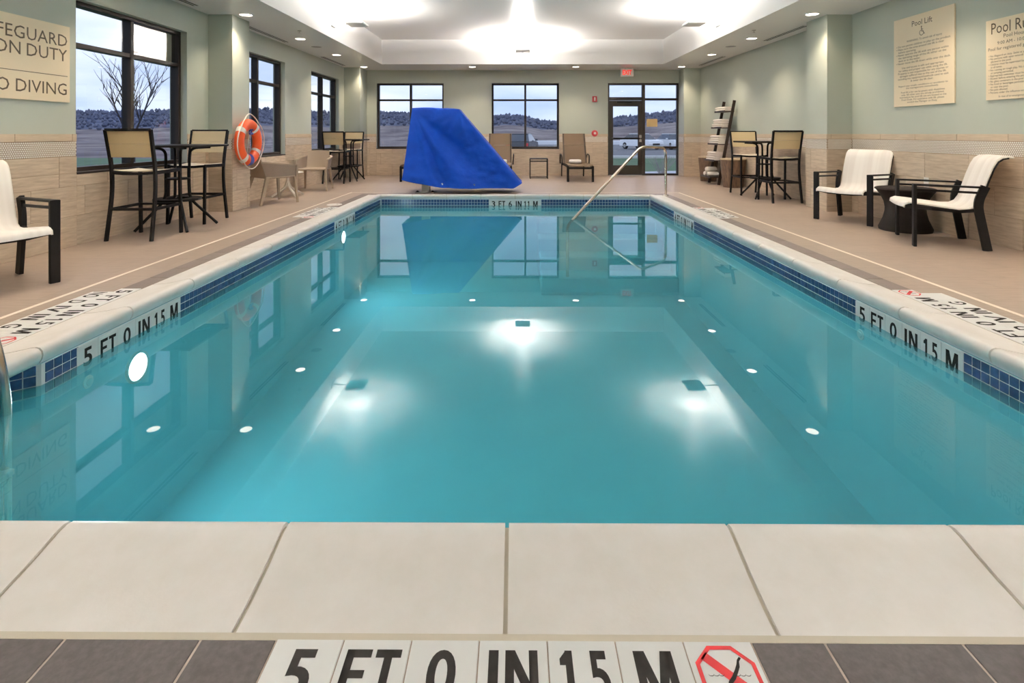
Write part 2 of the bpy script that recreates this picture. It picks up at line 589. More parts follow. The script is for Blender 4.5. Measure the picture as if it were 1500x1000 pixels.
GL = {'F': [((0, 0), (.32, 0), (.32, 1), (0, 1)), ((0, .83), (1, .83), (1, 1), (0, 1)), ((0, .42), (.88, .42), (.88, .58), (0, .58))],
      'T': [((.34, 0), (.66, 0), (.66, 1), (.34, 1)), ((0, .83), (1, .83), (1, 1), (0, 1))],
      'I': [((0, 0), (1, 0), (1, 1), (0, 1))],
      'N': [((0, 0), (.27, 0), (.27, 1), (0, 1)), ((.73, 0), (1, 0), (1, 1), (.73, 1)), ((0, 1), (.30, 1), (1, 0), (.70, 0))],
      'M': [((0, 0), (.21, 0), (.21, 1), (0, 1)), ((.79, 0), (1, 0), (1, 1), (.79, 1)), ((0, 1), (.29, 1), (.60, 0), (.40, 0)), ((1, 1), (.71, 1), (.40, 0), (.60, 0))]}
def metric_text(wd, w_, h_):
    key = ('metric', wd)
    if key in _tc: return _tc[key]
    b = MB()
    for q in (((.12, 0), (.27, 0), (.27, 1), (.12, 1)), ((0, .70), (.12, .70), (.12, .83), (0, .83)), ((.12, 1), (.12, .83), (0, .83), (.14, 1)), ((.40, 0), (.50, 0), (.50, .12), (.40, .12))):
        b.add([((x - .5) * w_, (y - .5) * h_, 0) for x, y in q], [(0, 1, 2, 3)])
    if wd[-1] == '1':
        for q in (((.74, 0), (.89, 0), (.89, 1), (.74, 1)), ((.62, .70), (.74, .70), (.74, .83), (.62, .83)), ((.74, 1), (.74, .83), (.62, .83), (.76, 1))):
            b.add([((x - .5) * w_, (y - .5) * h_, 0) for x, y in q], [(0, 1, 2, 3)])
    else:
        d = text_mesh(wd[-1], w_ * .40, h_, bold=.022, res=6)
        b.add([(v.co.x + .30 * w_, v.co.y, 0) for v in d.vertices], [tuple(p.vertices) for p in d.polygons])
    me = bpy.data.meshes.new('lettering')
    me.from_pydata(b.v, [], b.f)
    me.update()
    me.materials.append(MATS['ink'])
    _tc[key] = me
    return me
def block_text(wd, w_, h_):
    key = ('block', wd)
    if key in _tc: return _tc[key]
    span = {'FT': [(0, .46), (.54, 1)], 'IN': [(0, .20), (.34, 1)], 'M': [(0, 1)]}[wd]
    b = MB()
    for ch, (a, e) in zip(wd, span):
        for q in GL[ch]:
            b.add([((a + (e - a) * x - .5) * w_, (y - .5) * h_, 0) for x, y in q], [(0, 1, 2, 3)])
    me = b.mesh('lettering')
    for p in me.polygons:
        if p.normal.z < 0: p.flip()
    me.materials.append(MATS['ink'])
    _tc[key] = me
    return me
def marker_row(parent, O, ex, ey, ez, words, ink_h=0.108, symbol=True, name='marker_tile'):
    """row of 6 in tiles starting at O, running along ex with text up = ey"""
    O, ex, ey, ez = Vector(O), Vector(ex), Vector(ey), Vector(ez)
    n = len(words) + (1 if symbol else 0)
    for k in range(n):
        c = O + ex * (TP * (k + .5)) + ey * (TP / 2)
        t = place(tile_white, name, None, parent, mw=basis(c, ex, ey, ez))
        if k < len(words):
            wd = words[k]
            if not wd: continue
            wdt = {1: .062, 2: .122, 3: .122}[len(wd)]
            if wd == 'M': wdt = .085
            if wd in ('1.5', '1.2', '1.1'): wdt = .105
            if wd == 'IN': wdt = .108
            me = block_text(wd, wdt, ink_h) if wd in ('FT', 'IN', 'M') else metric_text(wd, wdt, ink_h) if '.' in wd else text_mesh(wd, wdt, ink_h, bold={'M': .006, 'FT': .014, 'IN': .016}.get(wd, .022), res=6)
            place(me, 'lettering', None, t, mw=Matrix.Translation((0, -.002, .0036)))
        else:
            no_diving(t, Matrix.Translation((0, 0, .0033)))

# front marker (upright for the viewer), the outer row lies nearer the camera
x0 = -0.545
marker_row(floor, (x0, CY0 - .012 - TP, 0), (1, 0, 0), (0, 1, 0), (0, 0, 1), ['5', 'FT', '0', 'IN', '1.5', 'M'])
marker_row(floor, (x0, CY0 - .012 - 2*TP, 0), (1, 0, 0), (0, 1, 0), (0, 0, 1), ['NO', 'D', 'IV', 'IN', 'G', ''], symbol=False)
# side markers
W5, W4, WN = ['5', 'FT', '0', 'IN', '1.5', 'M'], ['4', 'FT', '0', 'IN', '1.2', 'M'], ['NO', 'D', 'IV', 'IN', 'G', '']
for far, words in ((3.92, W5), (8.30, W4)):
    marker_row(floor, (-CO - .004 - TP, far, 0), (0, -1, 0), (1, 0, 0), (0, 0, 1), words)
    marker_row(floor, (-CO - .004 - 2*TP, far - TP*.5, 0), (0, -1, 0), (1, 0, 0), (0, 0, 1), WN, symbol=False)
    marker_row(floor, (CO + .004 + TP, far - 7*TP, 0), (0, 1, 0), (-1, 0, 0), (0, 0, 1), words)
    marker_row(floor, (CO + .004 + 2*TP, far - 6.5*TP, 0), (0, 1, 0), (-1, 0, 0), (0, 0, 1), WN, symbol=False)

# dark border tiles, 12 x 6 in
_bt = {}
def border(cx, cy, wx, wy, m):
    key = (round(wx, 3), round(wy, 3), m)
    if key not in _bt:
        _bt[key] = quad_tile(wx, wy, 0.002, m, 'border_tile', 0.006)
    place(_bt[key], 'border_tile', None, floor, mw=Matrix.Translation((cx, cy, 0)))
bp = 0.312
yc = CY0 - .012 - TP/2
e = x0
first = True
while e > -3.0:                                  # front row, left of the marker
    wd = 0.175 if first else bp
    border(e - wd/2, yc, wd, TP, 'deck_dark'); border(e - wd/2 - .08, yc - TP, wd, TP, 'deck_dark')
    e -= wd; first = False
e = x0 + 7*TP
first = True
while e < 3.0:
    wd = 0.168 if first else bp
    border(e + wd/2, yc, wd, TP, 'deck_dark'); border(e + wd/2 + .08, yc - TP, wd, TP, 'deck_dark')
    e += wd; first = False
for sx in (-1, 1):
    for a, b in ((CY0, 3.92 - 7*TP), (3.92, 8.30 - 7*TP), (8.30, CY1 + .15)):
        n = max(1, round((b - a) / bp))
        st = (b - a) / n
        for k in range(n):
            border(sx * (CO + .004 + TP/2), a + st * (k + .5), TP, st, 'deck_band')
n = round(2*CO / bp)
for k in range(n):
    border(-CO + 2*CO/n*(k+.5), CY1 + .004 + TP/2, 2*CO/n, TP, 'deck_band')

# ------------------------------------------------------------------ swimming pool
pool = thing('swimming_pool', 'rectangular indoor swimming pool with white coping and blue waterline tiles', 'pool', (0, 0, 0))
plan = [(-PW, PY1), (-PW, 2.745), (-2.60, 2.66), (-2.60, 2.08), (-PW, 2.0), (-PW, PY0), (PW, PY0), (PW, PY1)]
def zfl(y): return -1.62 + (y - PY0) / (PY1 - PY0) * 0.42
bs = MB()
n = len(plan)
vs = [(x, y, -0.045) for x, y in plan] + [(x, y, zfl(y)) for x, y in plan]
bs.add(vs, [(i, (i+1) % n, n+(i+1) % n, n+i) for i in range(n)] + [tuple(range(n, 2*n))])
basin = bs.build('basin', 'plaster', pool)
# light grout band behind the waterline tiles
gb = MB()
ins = 0.003
vs = []
for x, y in plan:
    xx = x + (ins if x < 0 else -ins); yy = y + (ins if y < 2 else (-ins if y > 9 else 0))
    vs.append((xx, yy))
gb.add([(x, y, -.046) for x, y in vs] + [(x, y, -.214) for x, y in vs], [(i, (i+1) % n, n+(i+1) % n, n+i) for i in range(n)])
gb.build('tile_grout', 'marker_white', pool)

# waterline tiles, 2 in, three courses
BP = 0.0536
blue = MB().bbox(-.0242, .0242, -.0242, .0242, 0, .005, .001).mesh('waterline_tile')
blue.materials.append(MATS['blue_tile'])
rest = MB()
def band(p0, p1, gaps=(), near=False):
    """tiles along the wall from p0 to p1 (looking into the pool: normal on the left of the run)"""
    p0, p1 = Vector((*p0, 0)), Vector((*p1, 0))
    L = (p1 - p0).length
    ex = (p1 - p0).normalized()
    ez = Vector((0, 0, 1)).cross(ex)             # into the pool for a counter-clockwise run
    k = 0
    nn = int(L / BP + 1e-4)
    off = (L - nn * BP) / 2
    for k in range(nn):
        s = off + (k + .5) * BP
        if any(a - .001 < s < b + .001 for a, b in gaps): continue
        for r in range(3):
            c = p0 + ex * s + ez * .001 + Vector((0, 0, -.050 - BP * (r + .5)))
            M = basis(c, ex, Vector((0, 0, 1)), ex.cross(Vector((0, 0, 1))) if False else ez)
            if near and c.y < 5.0:
                place(blue, 'waterline_tile', None, pool, mw=M)
            else:
                w_ = .0242
                rest.add([M @ Vector(q) for q in ((-w_, -w_, .005), (w_, -w_, .005), (w_, w_, .005), (-w_, w_, .005),
                                                  (-w_, -w_, 0), (w_, -w_, 0), (w_, w_, 0), (-w_, w_, 0))],
                         [(0, 1, 2, 3), (0, 4, 5, 1), (1, 5, 6, 2), (2, 6, 7, 3), (3, 7, 4, 0)])
ML = 6 * TP
# left wall runs far -> near so that its normal points to +x ; right wall near -> far ; back wall right -> left
gl = [(PY1 - 3.89, PY1 - 3.89 + ML), (PY1 - 8.14, PY1 - 8.14 + ML)]
band((-PW, PY1), (-PW, 2.745), gl, True)
band((-PW, 2.745), (-2.60, 2.66), (), True)
band((-2.60, 2.66), (-2.60, 2.08), (), True)
band((-2.60, 2.08), (-PW, 2.0), (), True)
band((-PW, 2.0), (-PW, PY0))
band((-PW, PY0), (PW, PY0))
gr = [(2.925 - PY0, 2.925 - PY0 + ML), (7.31 - PY0, 7.31 - PY0 + ML)]
band((PW, PY0), (PW, PY1), gr, True)
gbk = [(PW - .455, PW - .455 + ML)]
band((PW, PY1), (-PW, PY1), gbk)
rest.build('waterline_tile_field', 'blue_tile', pool, kind='stuff')
# wall depth markers
def wall_marker(O, ex, ez, words):
    O, ex, ez = Vector(O), Vector(ex), Vector(ez)
    marker_row(pool, O, ex, (0, 0, 1), ez, words, ink_h=.105, symbol=False, name='depth_marker_tile')
zb = -.052 - TP
wall_marker((-PW + .004, 3.89 - ML, zb + .0), (0, 1, 0), (1, 0, 0), W5)
wall_marker((-PW + .004, 8.14 - ML, zb), (0, 1, 0), (1, 0, 0), W4)
wall_marker((PW - .004, 2.925 + ML, zb), (0, -1, 0), (-1, 0, 0), W5)
wall_marker((PW - .004, 7.31 + ML, zb), (0, -1, 0), (-1, 0, 0), W4)
wall_marker((-.475, PY1 - .004, zb), (1, 0, 0), (0, -1, 0), ['3', 'FT', '6', 'IN', '1.1', 'M'])

# coping stones: profile (distance from the outer edge, height)
PROF = [(0, 0), (.07, .004), (.15, .016), (.21, .029), (.255, .040), (.282, .043), (.302, .038), (.315, .024), (.319, .004), (.314, -.018), (.302, -.038), (.285, -.049), (.0, -.050)]
def coping_piece(O, t, s, a, b, m0, m1, m='coping', name='coping_stone', inset=0.0, g=.0055):
    O, t, s = Vector(O), Vector(t), Vector(s)
    z = Vector((0, 0, 1))
    A, B = [], []
    for d, h in PROF:
        if inset:
            h = h - inset if h > -.03 else h
            d = d - inset if d > .28 else d
        A.append(O + t * (a + (d if m0 else 0) + g) + s * d + z * h)
        B.append(O + t * (b - (d if m1 else 0) - g) + s * d + z * h)
    k = len(PROF)
    fs = [(i, (i+1) % k, k+(i+1) % k, k+i) for i in range(k)] + [tuple(range(k)), tuple(reversed(range(k, 2*k)))]
    return MB().add(A + B, fs).build(name, m, pool, smooth=40)
def coping_run(O, t, s, L, joints):
    ed = [0.0] + [j for j in joints if .2 < j < L - .2] + [L]
    for i in range(len(ed) - 1):
        coping_piece(O, t, s, ed[i], ed[i+1], i == 0, i == len(ed) - 2)
    coping_piece(O, t, s, 0, L, True, True, 'grout', 'coping_grout', inset=.008, g=0)
JP = .632
coping_run((-CO, CY0, 0), (1, 0, 0), (0, 1, 0), 2*CO, [CO - .023 + JP*k for k in range(-6, 7)])
coping_run((-CO, CY0, 0), (0, 1, 0), (1, 0, 0), CY1 - CY0, [2.735 - CY0 + .65*k for k in range(-3, 13)])
coping_run((CO, CY0, 0), (0, 1, 0), (-1, 0, 0), CY1 - CY0, [2.754 - CY0 + .65*k for k in range(-3, 13)])
coping_run((-CO, CY1, 0), (1, 0, 0), (0, -1, 0), 2*CO, [CO + JP*k for k in range(-6, 7)])
# grout joint between coping and the deck tiles
jm = MB()
jm.box(-CO, CO, CY0 - .014, CY0 + .004, -.02, .0005)
jm.build('edge_grout', 'grout', floor)
# entry steps under water in the far right corner
for k in range(4):
    MB().bbox(.40, PW - .001, PY1 - .43*(4 - k), PY1 - .001, -1.35, -1.02 + .21*k, .02).build('step', 'plaster', pool)
# underwater lights and return inlets on the pool walls
def pool_light(y, z, side=-1):
    t = MB()
    x = -PW if side < 0 else PW
    sg = 1 if side < 0 else -1
    r = MB().lathe([(.086, 0), (.102, 0), (.102, .014), (.086, .014), (.086, 0)], 28, (0, 0, 0), 'x')
    ring = r.build('light_ring', 'grey_metal', pool, 40, mw=basis((x + .001*sg, y, z), (sg, 0, 0), (0, 1, 0), (0, 0, sg)))
    l = MB().lathe([(0, .012), (.085, .010), (.086, 0)], 28, (0, 0, 0), 'x')
    l.build('light_lens', 'pool_lens', ring, 40)
    lp = bpy.data.lights.new('pool_lamp', 'AREA')
    lp.shape = 'DISK'; lp.size = .17; lp.energy = POOL_W; lp.color = (.92, .98, 1.0)
    lo = bpy.data.objects.new('lamp', lp)
    COL.objects.link(lo); lo.parent = ring
    lo.location = (.02, 0, 0); lo.rotation_euler = (0, -PI/2, 0)
pool_light(3.44, -.37); pool_light(7.58, -.33)
for x, y, sg in ((-PW, 3.05, 1), (PW, 3.80, -1)):
    MB().lathe([(0, .014), (.02, .014), (.022, .006), (.036, .004), (.038, 0)], 20, (0, 0, 0), 'x').build(
        'return_inlet', 'pale_plastic', pool, 40, mw=basis((x + .001*sg, y, -.285), (sg, 0, 0), (0, 1, 0), (0, 0, sg)))
# water
MB().add([(x + (.004 if x < 0 else -.004), y + (.004 if y < 2 else (-.004 if y > 9 else 0)), ZW) for x, y in plan], [tuple(range(n))])
nn = len(plan)
wt = MB().add([(x * .9992, y, ZW) for x, y in plan], [tuple(range(nn))]).build('pool_water', 'water')
tag(wt, 'still turquoise water filling the swimming pool', 'water', kind='stuff')

# ------------------------------------------------------------------ walls
ZS, ZH = 0.755, 2.58
WIN_L = [(5.455, 7.31), (8.58, 10.44), (11.78, 13.64)]
WIN_B = [(-3.88, -2.00), (-.655, 1.23)]
DOOR = (2.595, 4.60)

def wall_pieces(mb, a, b, ops, zt, f):
    """fill a wall from a to b, height 0..zt, leaving openings (u0,u1,z0,z1); f(u0,u1,z0,z1) adds a box"""
    cur = a
    for (u0, u1, z0, z1) in sorted(ops):
        f(cur, u0, -.25, zt)
        if z0 > 0: f(u0, u1, -.25, z0)
        else: f(u0, u1, -.25, z0)
        f(u0, u1, z1, zt)
        cur = u1
    f(cur, b, -.25, zt)
TW = 0.24
ZTOP = 3.75
wl = MB()
wall_pieces(wl, YN - TW, YB + TW, [(a, b, ZS, ZH) for a, b in WIN_L], ZTOP, lambda a, b, c, d: wl.box(XL - TW, XL, a, b, c, d))
wall_left = wl.build('wall_left', 'paint', kind='structure')
wr = MB().box(XR, XR + TW, YN - TW, YB + TW, -.25, ZTOP)
wall_right = wr.build('wall_right', 'paint', kind='structure')
wb = MB()
wall_pieces(wb, XL - TW, XR + TW, [(a, b, ZS, ZH) for a, b in WIN_B] + [(DOOR[0], DOOR[1], -.001, ZH)], ZTOP, lambda a, b, c, d: wb.box(a, b, YB, YB + TW, c, d))
wall_back = wb.build('wall_back', 'paint', kind='structure')
wall_front = MB().box(XL - TW, XR + TW, YN - TW, YN, -.25, ZTOP).build('wall_front', 'paint', kind='structure')

# ceiling: soffit ring + raised tray
cl = MB()
for (a, b, c, d) in ((XL-.01, TX0, YN, YB+.01), (TX1, XR+.01, YN, YB+.01), (TX0, TX1, YN, TY0), (TX0, TX1, TY1, YB+.01)):
    cl.box(a, b, c, d, ZC, ZT + .1)
cl.box(TX0, TX1, TY0, TY1, ZT, ZT + .1)
ceiling = cl.build('ceiling', 'white_paint', kind='structure')

# columns
def column(x0, x1, y0, y1):
    return MB().box(x0, x1, y0, y1, -.2, ZC + .02).build('column', 'paint', kind='structure')
col_l = column(XL - .05, -4.22, 7.82, 8.32)
col_r = column(4.655, XR + .05, 7.87, 8.42)
col_bl = column(XL - .05, -4.15, 14.05, YB + .05)
col_br = column(4.575, XR + .05, 14.27, YB + .05)

# wainscot: three courses of 12 x 24 in tile, penny-round mosaic, capping strip
_wt = {}
def wtile(w, h, m):
    key = (round(w, 3), round(h, 3), m)
    if key not in _wt:
        me = MB().bbox(-w/2, w/2, -h/2, h/2, 0, .010, .0015).mesh('wall_tile')
        # lay the tile grain along local z for the material
        me.materials.append(MATS[m])
        _wt[key] = me
    return _wt[key]
def cells(a, b, z0, z1, ops):
    us = sorted({a, b} | {u for o in ops for u in o[:2] if a < u < b})
    zs = sorted({z0, z1} | {z for o in ops for z in o[2:] if z0 < z < z1})
    for i in range(len(us) - 1):
        for j in range(len(zs) - 1):
            cu, cz = (us[i] + us[i+1]) / 2, (zs[j] + zs[j+1]) / 2
            if not any(o[0] < cu < o[1] and o[2] < cz < o[3] for o in ops):
                yield us[i], us[i+1], zs[j], zs[j+1]
disc_pts = [(math.cos(PI/3*k + PI/6), math.sin(PI/3*k + PI/6)) for k in range(6)]
def wainscot(parent, O, u, nrm, a, b, ops=(), phase=0.0):
    """O = point on the wall at u=0,z=0 ; tiles are laid between a and b along u"""
    O, u, nrm = Vector(O), Vector(u), Vector(nrm)
    z = Vector((0, 0, 1))
    g = .0024
    # grout bed
    bed = MB()
    for (p, q, c, d) in cells(a, b, 0, H - .002, list(ops)):
        vs = [O + u*x + z*y + nrm*.004 for x, y in ((p, c), (q, c), (q, d), (p, d))]
        bed.add(vs, [(0, 1, 2, 3)])
    bed.build('tile_grout', 'tile_grout', parent)
    L = .624
    rows = [(0.0, .309, 0.0, 'stone_tile', L), (.309, .618, .5, 'stone_tile', L), (.618, .927, 0.0, 'stone_tile', L), (1.082, H, .25, 'strip_tile', L)]
    for z0, z1, off, m, LL in rows:
        k0 = math.floor((a - phase) / LL - off) - 1
        k = k0
        while True:
            p = phase + (k + off) * LL
            if p >= b: break
            q = p + LL
            k += 1
            pp, qq = max(p, a), min(q, b)
            if qq - pp < .012: continue
            for (c0, c1, d0, d1) in cells(pp, qq, z0, z1, list(ops)):
                e0 = c0 + (g if c0 in (p,) else .0006); e1 = c1 - (g if c1 in (q,) else .0006)
                f0 = d0 + g; f1 = d1 - g
                if e1 - e0 < .012 or f1 - f0 < .012: continue
                me = wtile(e1 - e0, f1 - f0, m)
                c = O + u*((e0+e1)/2) + z*((f0+f1)/2)
                place(me, 'wall_tile', None, parent, mw=basis(c, u, z, u.cross(z)) if u.cross(z).dot(nrm) > 0 else basis(c, -u, z, nrm))
    # penny rounds
    P = .0215
    pm = MB()
    r = P * .44
    row = 0
    zz = .927 + P*.6
    vs, fs = [], []
    while zz < 1.082 - P*.3:
        s = a + P*.6 + (P/2 if row % 2 else 0)
        while s < b - P*.4:
            if not any(o[0] - .01 < s < o[1] + .01 and o[2] < zz < o[3] for o in ops):
                n0 = len(vs)
                c = O + u*s + z*zz + nrm*.008
                for cx, cy in disc_pts:
                    vs.append(c + u*(cx*r) + z*(cy*r))
                fs.append((n0, n0+1, n0+2, n0+3, n0+4, n0+5))
            s += P
        zz += P*.87
        row += 1
    if vs:
        me = bpy.data.meshes.new('penny_mosaic')
        me.from_pydata([tuple(v) for v in vs], [], fs)
        me.update()
        if me.polygons[0].normal.dot(nrm) < 0: me.flip_normals()
        me.materials.append(MATS['penny'])
        place(me, 'penny_mosaic', None, parent, kind='stuff')
wainscot(wall_left, (XL, 0, 0), (0, 1, 0), (1, 0, 0), YN, 7.815, [(a, b, ZS, ZH) for a, b in WIN_L], phase=5.245)
wainscot(wall_left, (XL, 0, 0), (0, 1, 0), (1, 0, 0), 8.325, 14.045, [(a, b, ZS, ZH) for a, b in WIN_L], phase=5.245)
wainscot(wall_right, (XR, 0, 0), (0, 1, 0), (-1, 0, 0), YN, 7.865, phase=5.225)
wainscot(wall_right, (XR, 0, 0), (0, 1, 0), (-1, 0, 0), 8.425, 14.265, phase=5.225)
wainscot(wall_back, (0, YB, 0), (1, 0, 0), (0, -1, 0), -4.145, 4.57, [(a, b, ZS, ZH) for a, b in WIN_B] + [(DOOR[0], DOOR[1], -.1, ZH)], phase=.3)
def col_tiles(c, x0, x1, y0, y1, side):
    if side < 0:
        wainscot(c, (x1, 0, 0), (0, 1, 0), (1, 0, 0), y0 - .008, y1 + .008, phase=y0 - .2)
    else:
        wainscot(c, (x0, 0, 0), (0, 1, 0), (-1, 0, 0), y0 - .008, y1 + .008, phase=y0 - .2)
    wainscot(c, (0, y0, 0), (1, 0, 0), (0, -1, 0), x0, x1, phase=x0 - .1)
    if y1 < 14:
        wainscot(c, (0, y1, 0), (1, 0, 0), (0, 1, 0), x0, x1, phase=x0 - .1)
col_tiles(col_l, XL, -4.22, 7.82, 8.32, -1)
col_tiles(col_r, 4.655, XR, 7.87, 8.42, 1)
col_tiles(col_bl, XL, -4.15, 14.05, YB, -1)
col_tiles(col_br, 4.575, XR, 14.27, YB, 1)

# ------------------------------------------------------------------ windows and door
def window(idx, P, a, b, zs, zh, zbar):
    """P(u, d, z): u along the wall, d outward depth from the inner face"""
    root = bpy.data.objects.new('window_%d' % idx, None)
    COL.objects.link(root)
    root['kind'] = 'structure'
    root['label'] = ['near left wall window with a bare tree behind it', 'middle left wall window behind the taupe armchairs', 'far left wall window beside the corner bar table',
                     'back wall window behind the blue pool lift cover', 'back wall window above the small side table'][idx - 1]
    def bx(u0, u1, d0, d1, z0, z1, name, m):
        p, q = P(u0, d0, z0), P(u1, d1, z1)
        MB().bbox(min(p[0], q[0]), max(p[0], q[0]), min(p[1], q[1]), max(p[1], q[1]), min(p[2], q[2]), max(p[2], q[2]), .003).build(name, m, root)
    d0, d1, t = .085, .20, .05
    bx(a, b, d0, d1, zs, zs + t, 'bottom_rail', 'bronze')
    bx(a, b, d0, d1, zh - t, zh, 'top_rail', 'bronze')
    bx(a, a + t, d0, d1, zs + t, zh - t, 'stile', 'bronze')
    bx(b - t, b, d0, d1, zs + t, zh - t, 'stile', 'bronze')
    m = (a + b) / 2
    bx(m - t*.55, m + t*.55, d0, d1, zs + t, zh - t, 'mullion', 'bronze')
    bx(a + t, m - t*.55, d0 + .008, d1, zbar - t*.5, zbar + t*.5, 'transom_bar', 'bronze')
    bx(m + t*.55, b - t, d0 + .008, d1, zbar - t*.5, zbar + t*.5, 'transom_bar', 'bronze')
    bx(a, b, -.012, d0 + .02, zs - .02, zs + .004, 'sill', 'bronze')
    for u0, u1 in ((a + t, m - t*.55), (m + t*.55, b - t)):
        for z0, z1 in ((zs + t, zbar - t*.5), (zbar + t*.5, zh - t)):
            p = [P(u0, d0 + .05, z0), P(u1, d0 + .05, z0), P(u1, d0 + .05, z1), P(u0, d0 + .05, z1)]
            MB().add(p, [(0, 1, 2, 3)]).build('pane', 'glass', root)
    return root
wi = 1
for a, b in WIN_L:
    window(wi, lambda u, d, z: (XL - d, u, z), a, b, ZS, ZH, 2.11); wi += 1
for a, b in WIN_B:
    window(wi, lambda u, d, z: (u, YB + d, z), a, b, ZS, ZH, 2.11); wi += 1

door = bpy.data.objects.new('door_1', None)
COL.objects.link(door)
door['kind'] = 'structure'
door['label'] = 'dark bronze glazed exit door with sidelight and transom in back wall'
def dbx(x0, x1, z0, z1, name, m='bronze', y0=YB + .05, y1=YB + .17, parent=None):
    return MB().bbox(x0, x1, y0, y1, z0, z1, .003).build(name, m, parent or door)
def dpane(x0, x1, z0, z1, parent=None):
    MB().add([(x0, YB + .11, z0), (x1, YB + .11, z0), (x1, YB + .11, z1), (x0, YB + .11, z1)], [(0, 1, 2, 3)]).build('pane', 'glass', parent or door)
DX0, DXM, DX1 = DOOR[0], 3.615, DOOR[1]
dbx(DX0, DX1, ZH - .05, ZH, 'head_frame')
dbx(DX0, DX0 + .05, 0, ZH - .05, 'jamb')
dbx(DX1 - .06, DX1, 0, ZH - .05, 'jamb')
dbx(DXM - .05, DXM + .03, 0, ZH - .05, 'mullion')
dbx(DX0 + .05, DXM - .05, 2.10, 2.19, 'transom_bar')
dbx(DXM + .03, DX1 - .06, 2.10, 2.16, 'transom_bar')
dbx(DXM + .03, DX1 - .06, .75, .81, 'sidelight_rail')
dbx(DXM + .03, DX1 - .06, .0, .05, 'bottom_rail')
dpane(DX0 + .05, DXM - .05, 2.19, ZH - .05)
dpane(DXM + .03, DX1 - .06, 2.16, ZH - .05)
dpane(DXM + .03, DX1 - .06, .81, 2.10)
dpane(DXM + .03, DX1 - .06, .05, .75)
lf = MB()
lx0, lx1 = DX0 + .055, DXM - .055
lf.bbox(lx0, lx0 + .10, YB + .06, YB + .12, .01, 2.09, .003)
lf.bbox(lx1 - .11, lx1, YB + .06, YB + .12, .01, 2.09, .003)
lf.bbox(lx0 + .10, lx1 - .11, YB + .06, YB + .12, .01, .28, .003)
lf.bbox(lx0 + .10, lx1 - .11, YB + .06, YB + .12, 1.93, 2.09, .003)
leaf = lf.build('door_leaf', 'bronze', door)
dpane(lx0 + .10, lx1 - .11, .28, 1.93, leaf)
MB().bbox(lx0 + .02, lx1 - .02, YB + .0, YB + .035, 1.005, 1.055, .006).build('push_bar', 'black_metal', leaf)
MB().bbox(lx1 - .085, lx1 - .025, YB + .0, YB + .06, .93, 1.13, .006).build('lock_case', 'grey_metal', leaf)
MB().bbox(lx0 + .2, lx0 + .62, YB + .01, YB + .06, 2.02, 2.08, .006).build('door_closer', 'black_metal', leaf)
nt_ = MB().bbox(3.70, 4.00, YB + .098, YB + .106, 1.36, 1.58, .001).build('notice', 'notice_paper')
tag(nt_, 'tan paper notice stuck on the sidelight glass beside the exit door', 'notice')

# ------------------------------------------------------------------ ceiling fittings
def downlight(x, y, label):
    t = thing('downlight', label, 'light', (x, y, ZC), 0, 'recessed downlights in the soffit')
    if 'ring' not in _dl:
        a = MB().lathe([(.085, 0), (.085, -.008), (.110, -.006), (.115, 0), (.085, 0)], 28).mesh('trim_ring', 40); a.materials.append(MATS['white_paint'])
        b = MB().lathe([(0, -.004), (.085, -.003)], 28).mesh('lens'); b.materials.append(MATS['downlight_lens'])
        l = bpy.data.lights.new('downlight_lamp', 'SPOT')
        l.energy = DOWN_W; l.color = (1, .80, .58); l.spot_size = math.radians(112); l.spot_blend = .9; l.shadow_soft_size = .11
        _dl.update(ring=a, lens=b, lamp=l)
    place(_dl['ring'], 'trim_ring', None, t)
    place(_dl['lens'], 'lens', None, t)
    lo = bpy.data.objects.new('lamp', _dl['lamp'])
    COL.objects.link(lo); lo.parent = t; lo.location = (0, 0, -.02)
_dl = {}
ords = ['first', 'second', 'third', 'fourth', 'fifth', 'sixth', 'seventh', 'eighth']
for nm, x in (('left', -4.02), ('right', 4.41)):
    for k, y in enumerate((13.95, 11.81, 9.82, 7.83, 5.85, 3.87, 1.89, -.1)):
        downlight(x, y, 'round recessed downlight in the %s soffit, %s from the back wall' % (nm, ords[k]))
downlight(-1.135, 13.95, 'round recessed downlight in the back soffit above the blue cover')
downlight(1.61, 13.95, 'round recessed downlight in the back soffit above the right lounger')

def uplight(M, label, power=1.0):
    """local: wall plate at origin, arm along +Y, lamp head at the end, light goes up"""
    t = thing('uplight', label, 'light', M.translation, 0, 'arm mounted uplights on the tray walls')
    t.matrix_world = M
    MB().bbox(-.10, .10, 0, .02, -.035, .035, .004).build('wall_plate', 'white_paint', t)
    MB().tube([(0, .01, 0), (0, .30, .015)], .011, 8).build('arm', 'white_paint', t)
    MB().bbox(-.18, .18, .28, .62, -.01, .035, .01).build('lamp_head', 'white_paint', t)
    MB().box(-.16, .16, .30, .60, .0352, .037).build('lens', 'uplight_lens', t)
    l = bpy.data.lights.new('uplight_lamp', 'AREA')
    l.shape = 'RECTANGLE'; l.size = .32; l.size_y = .30
    l.energy = UPLIGHT_W * power; l.color = (1, .945, .885)
    lo = bpy.data.objects.new('lamp', l)
    COL.objects.link(lo); lo.parent = t
    lo.location = (0, .45, .045); lo.rotation_euler = (PI, 0, 0)
def rotz(a): return Matrix.Rotation(a, 4, 'Z')
for y, wd, pw in ((9.82, 'farther', 1.15), (4.4, 'middle', .95), (0.2, 'nearer', .75)):
    uplight(Matrix.Translation((TX0, y, 3.20)) @ rotz(-PI/2), 'white uplight on an arm from the left tray wall, %s one' % wd, pw)
    uplight(Matrix.Translation((TX1, y, 3.20)) @ rotz(PI/2), 'white uplight on an arm from the right tray wall, %s one' % wd, pw)
uplight(Matrix.Translation((.19, TY1, 3.20)) @ rotz(PI), 'white uplight on an arm from the back tray wall', 1.25)

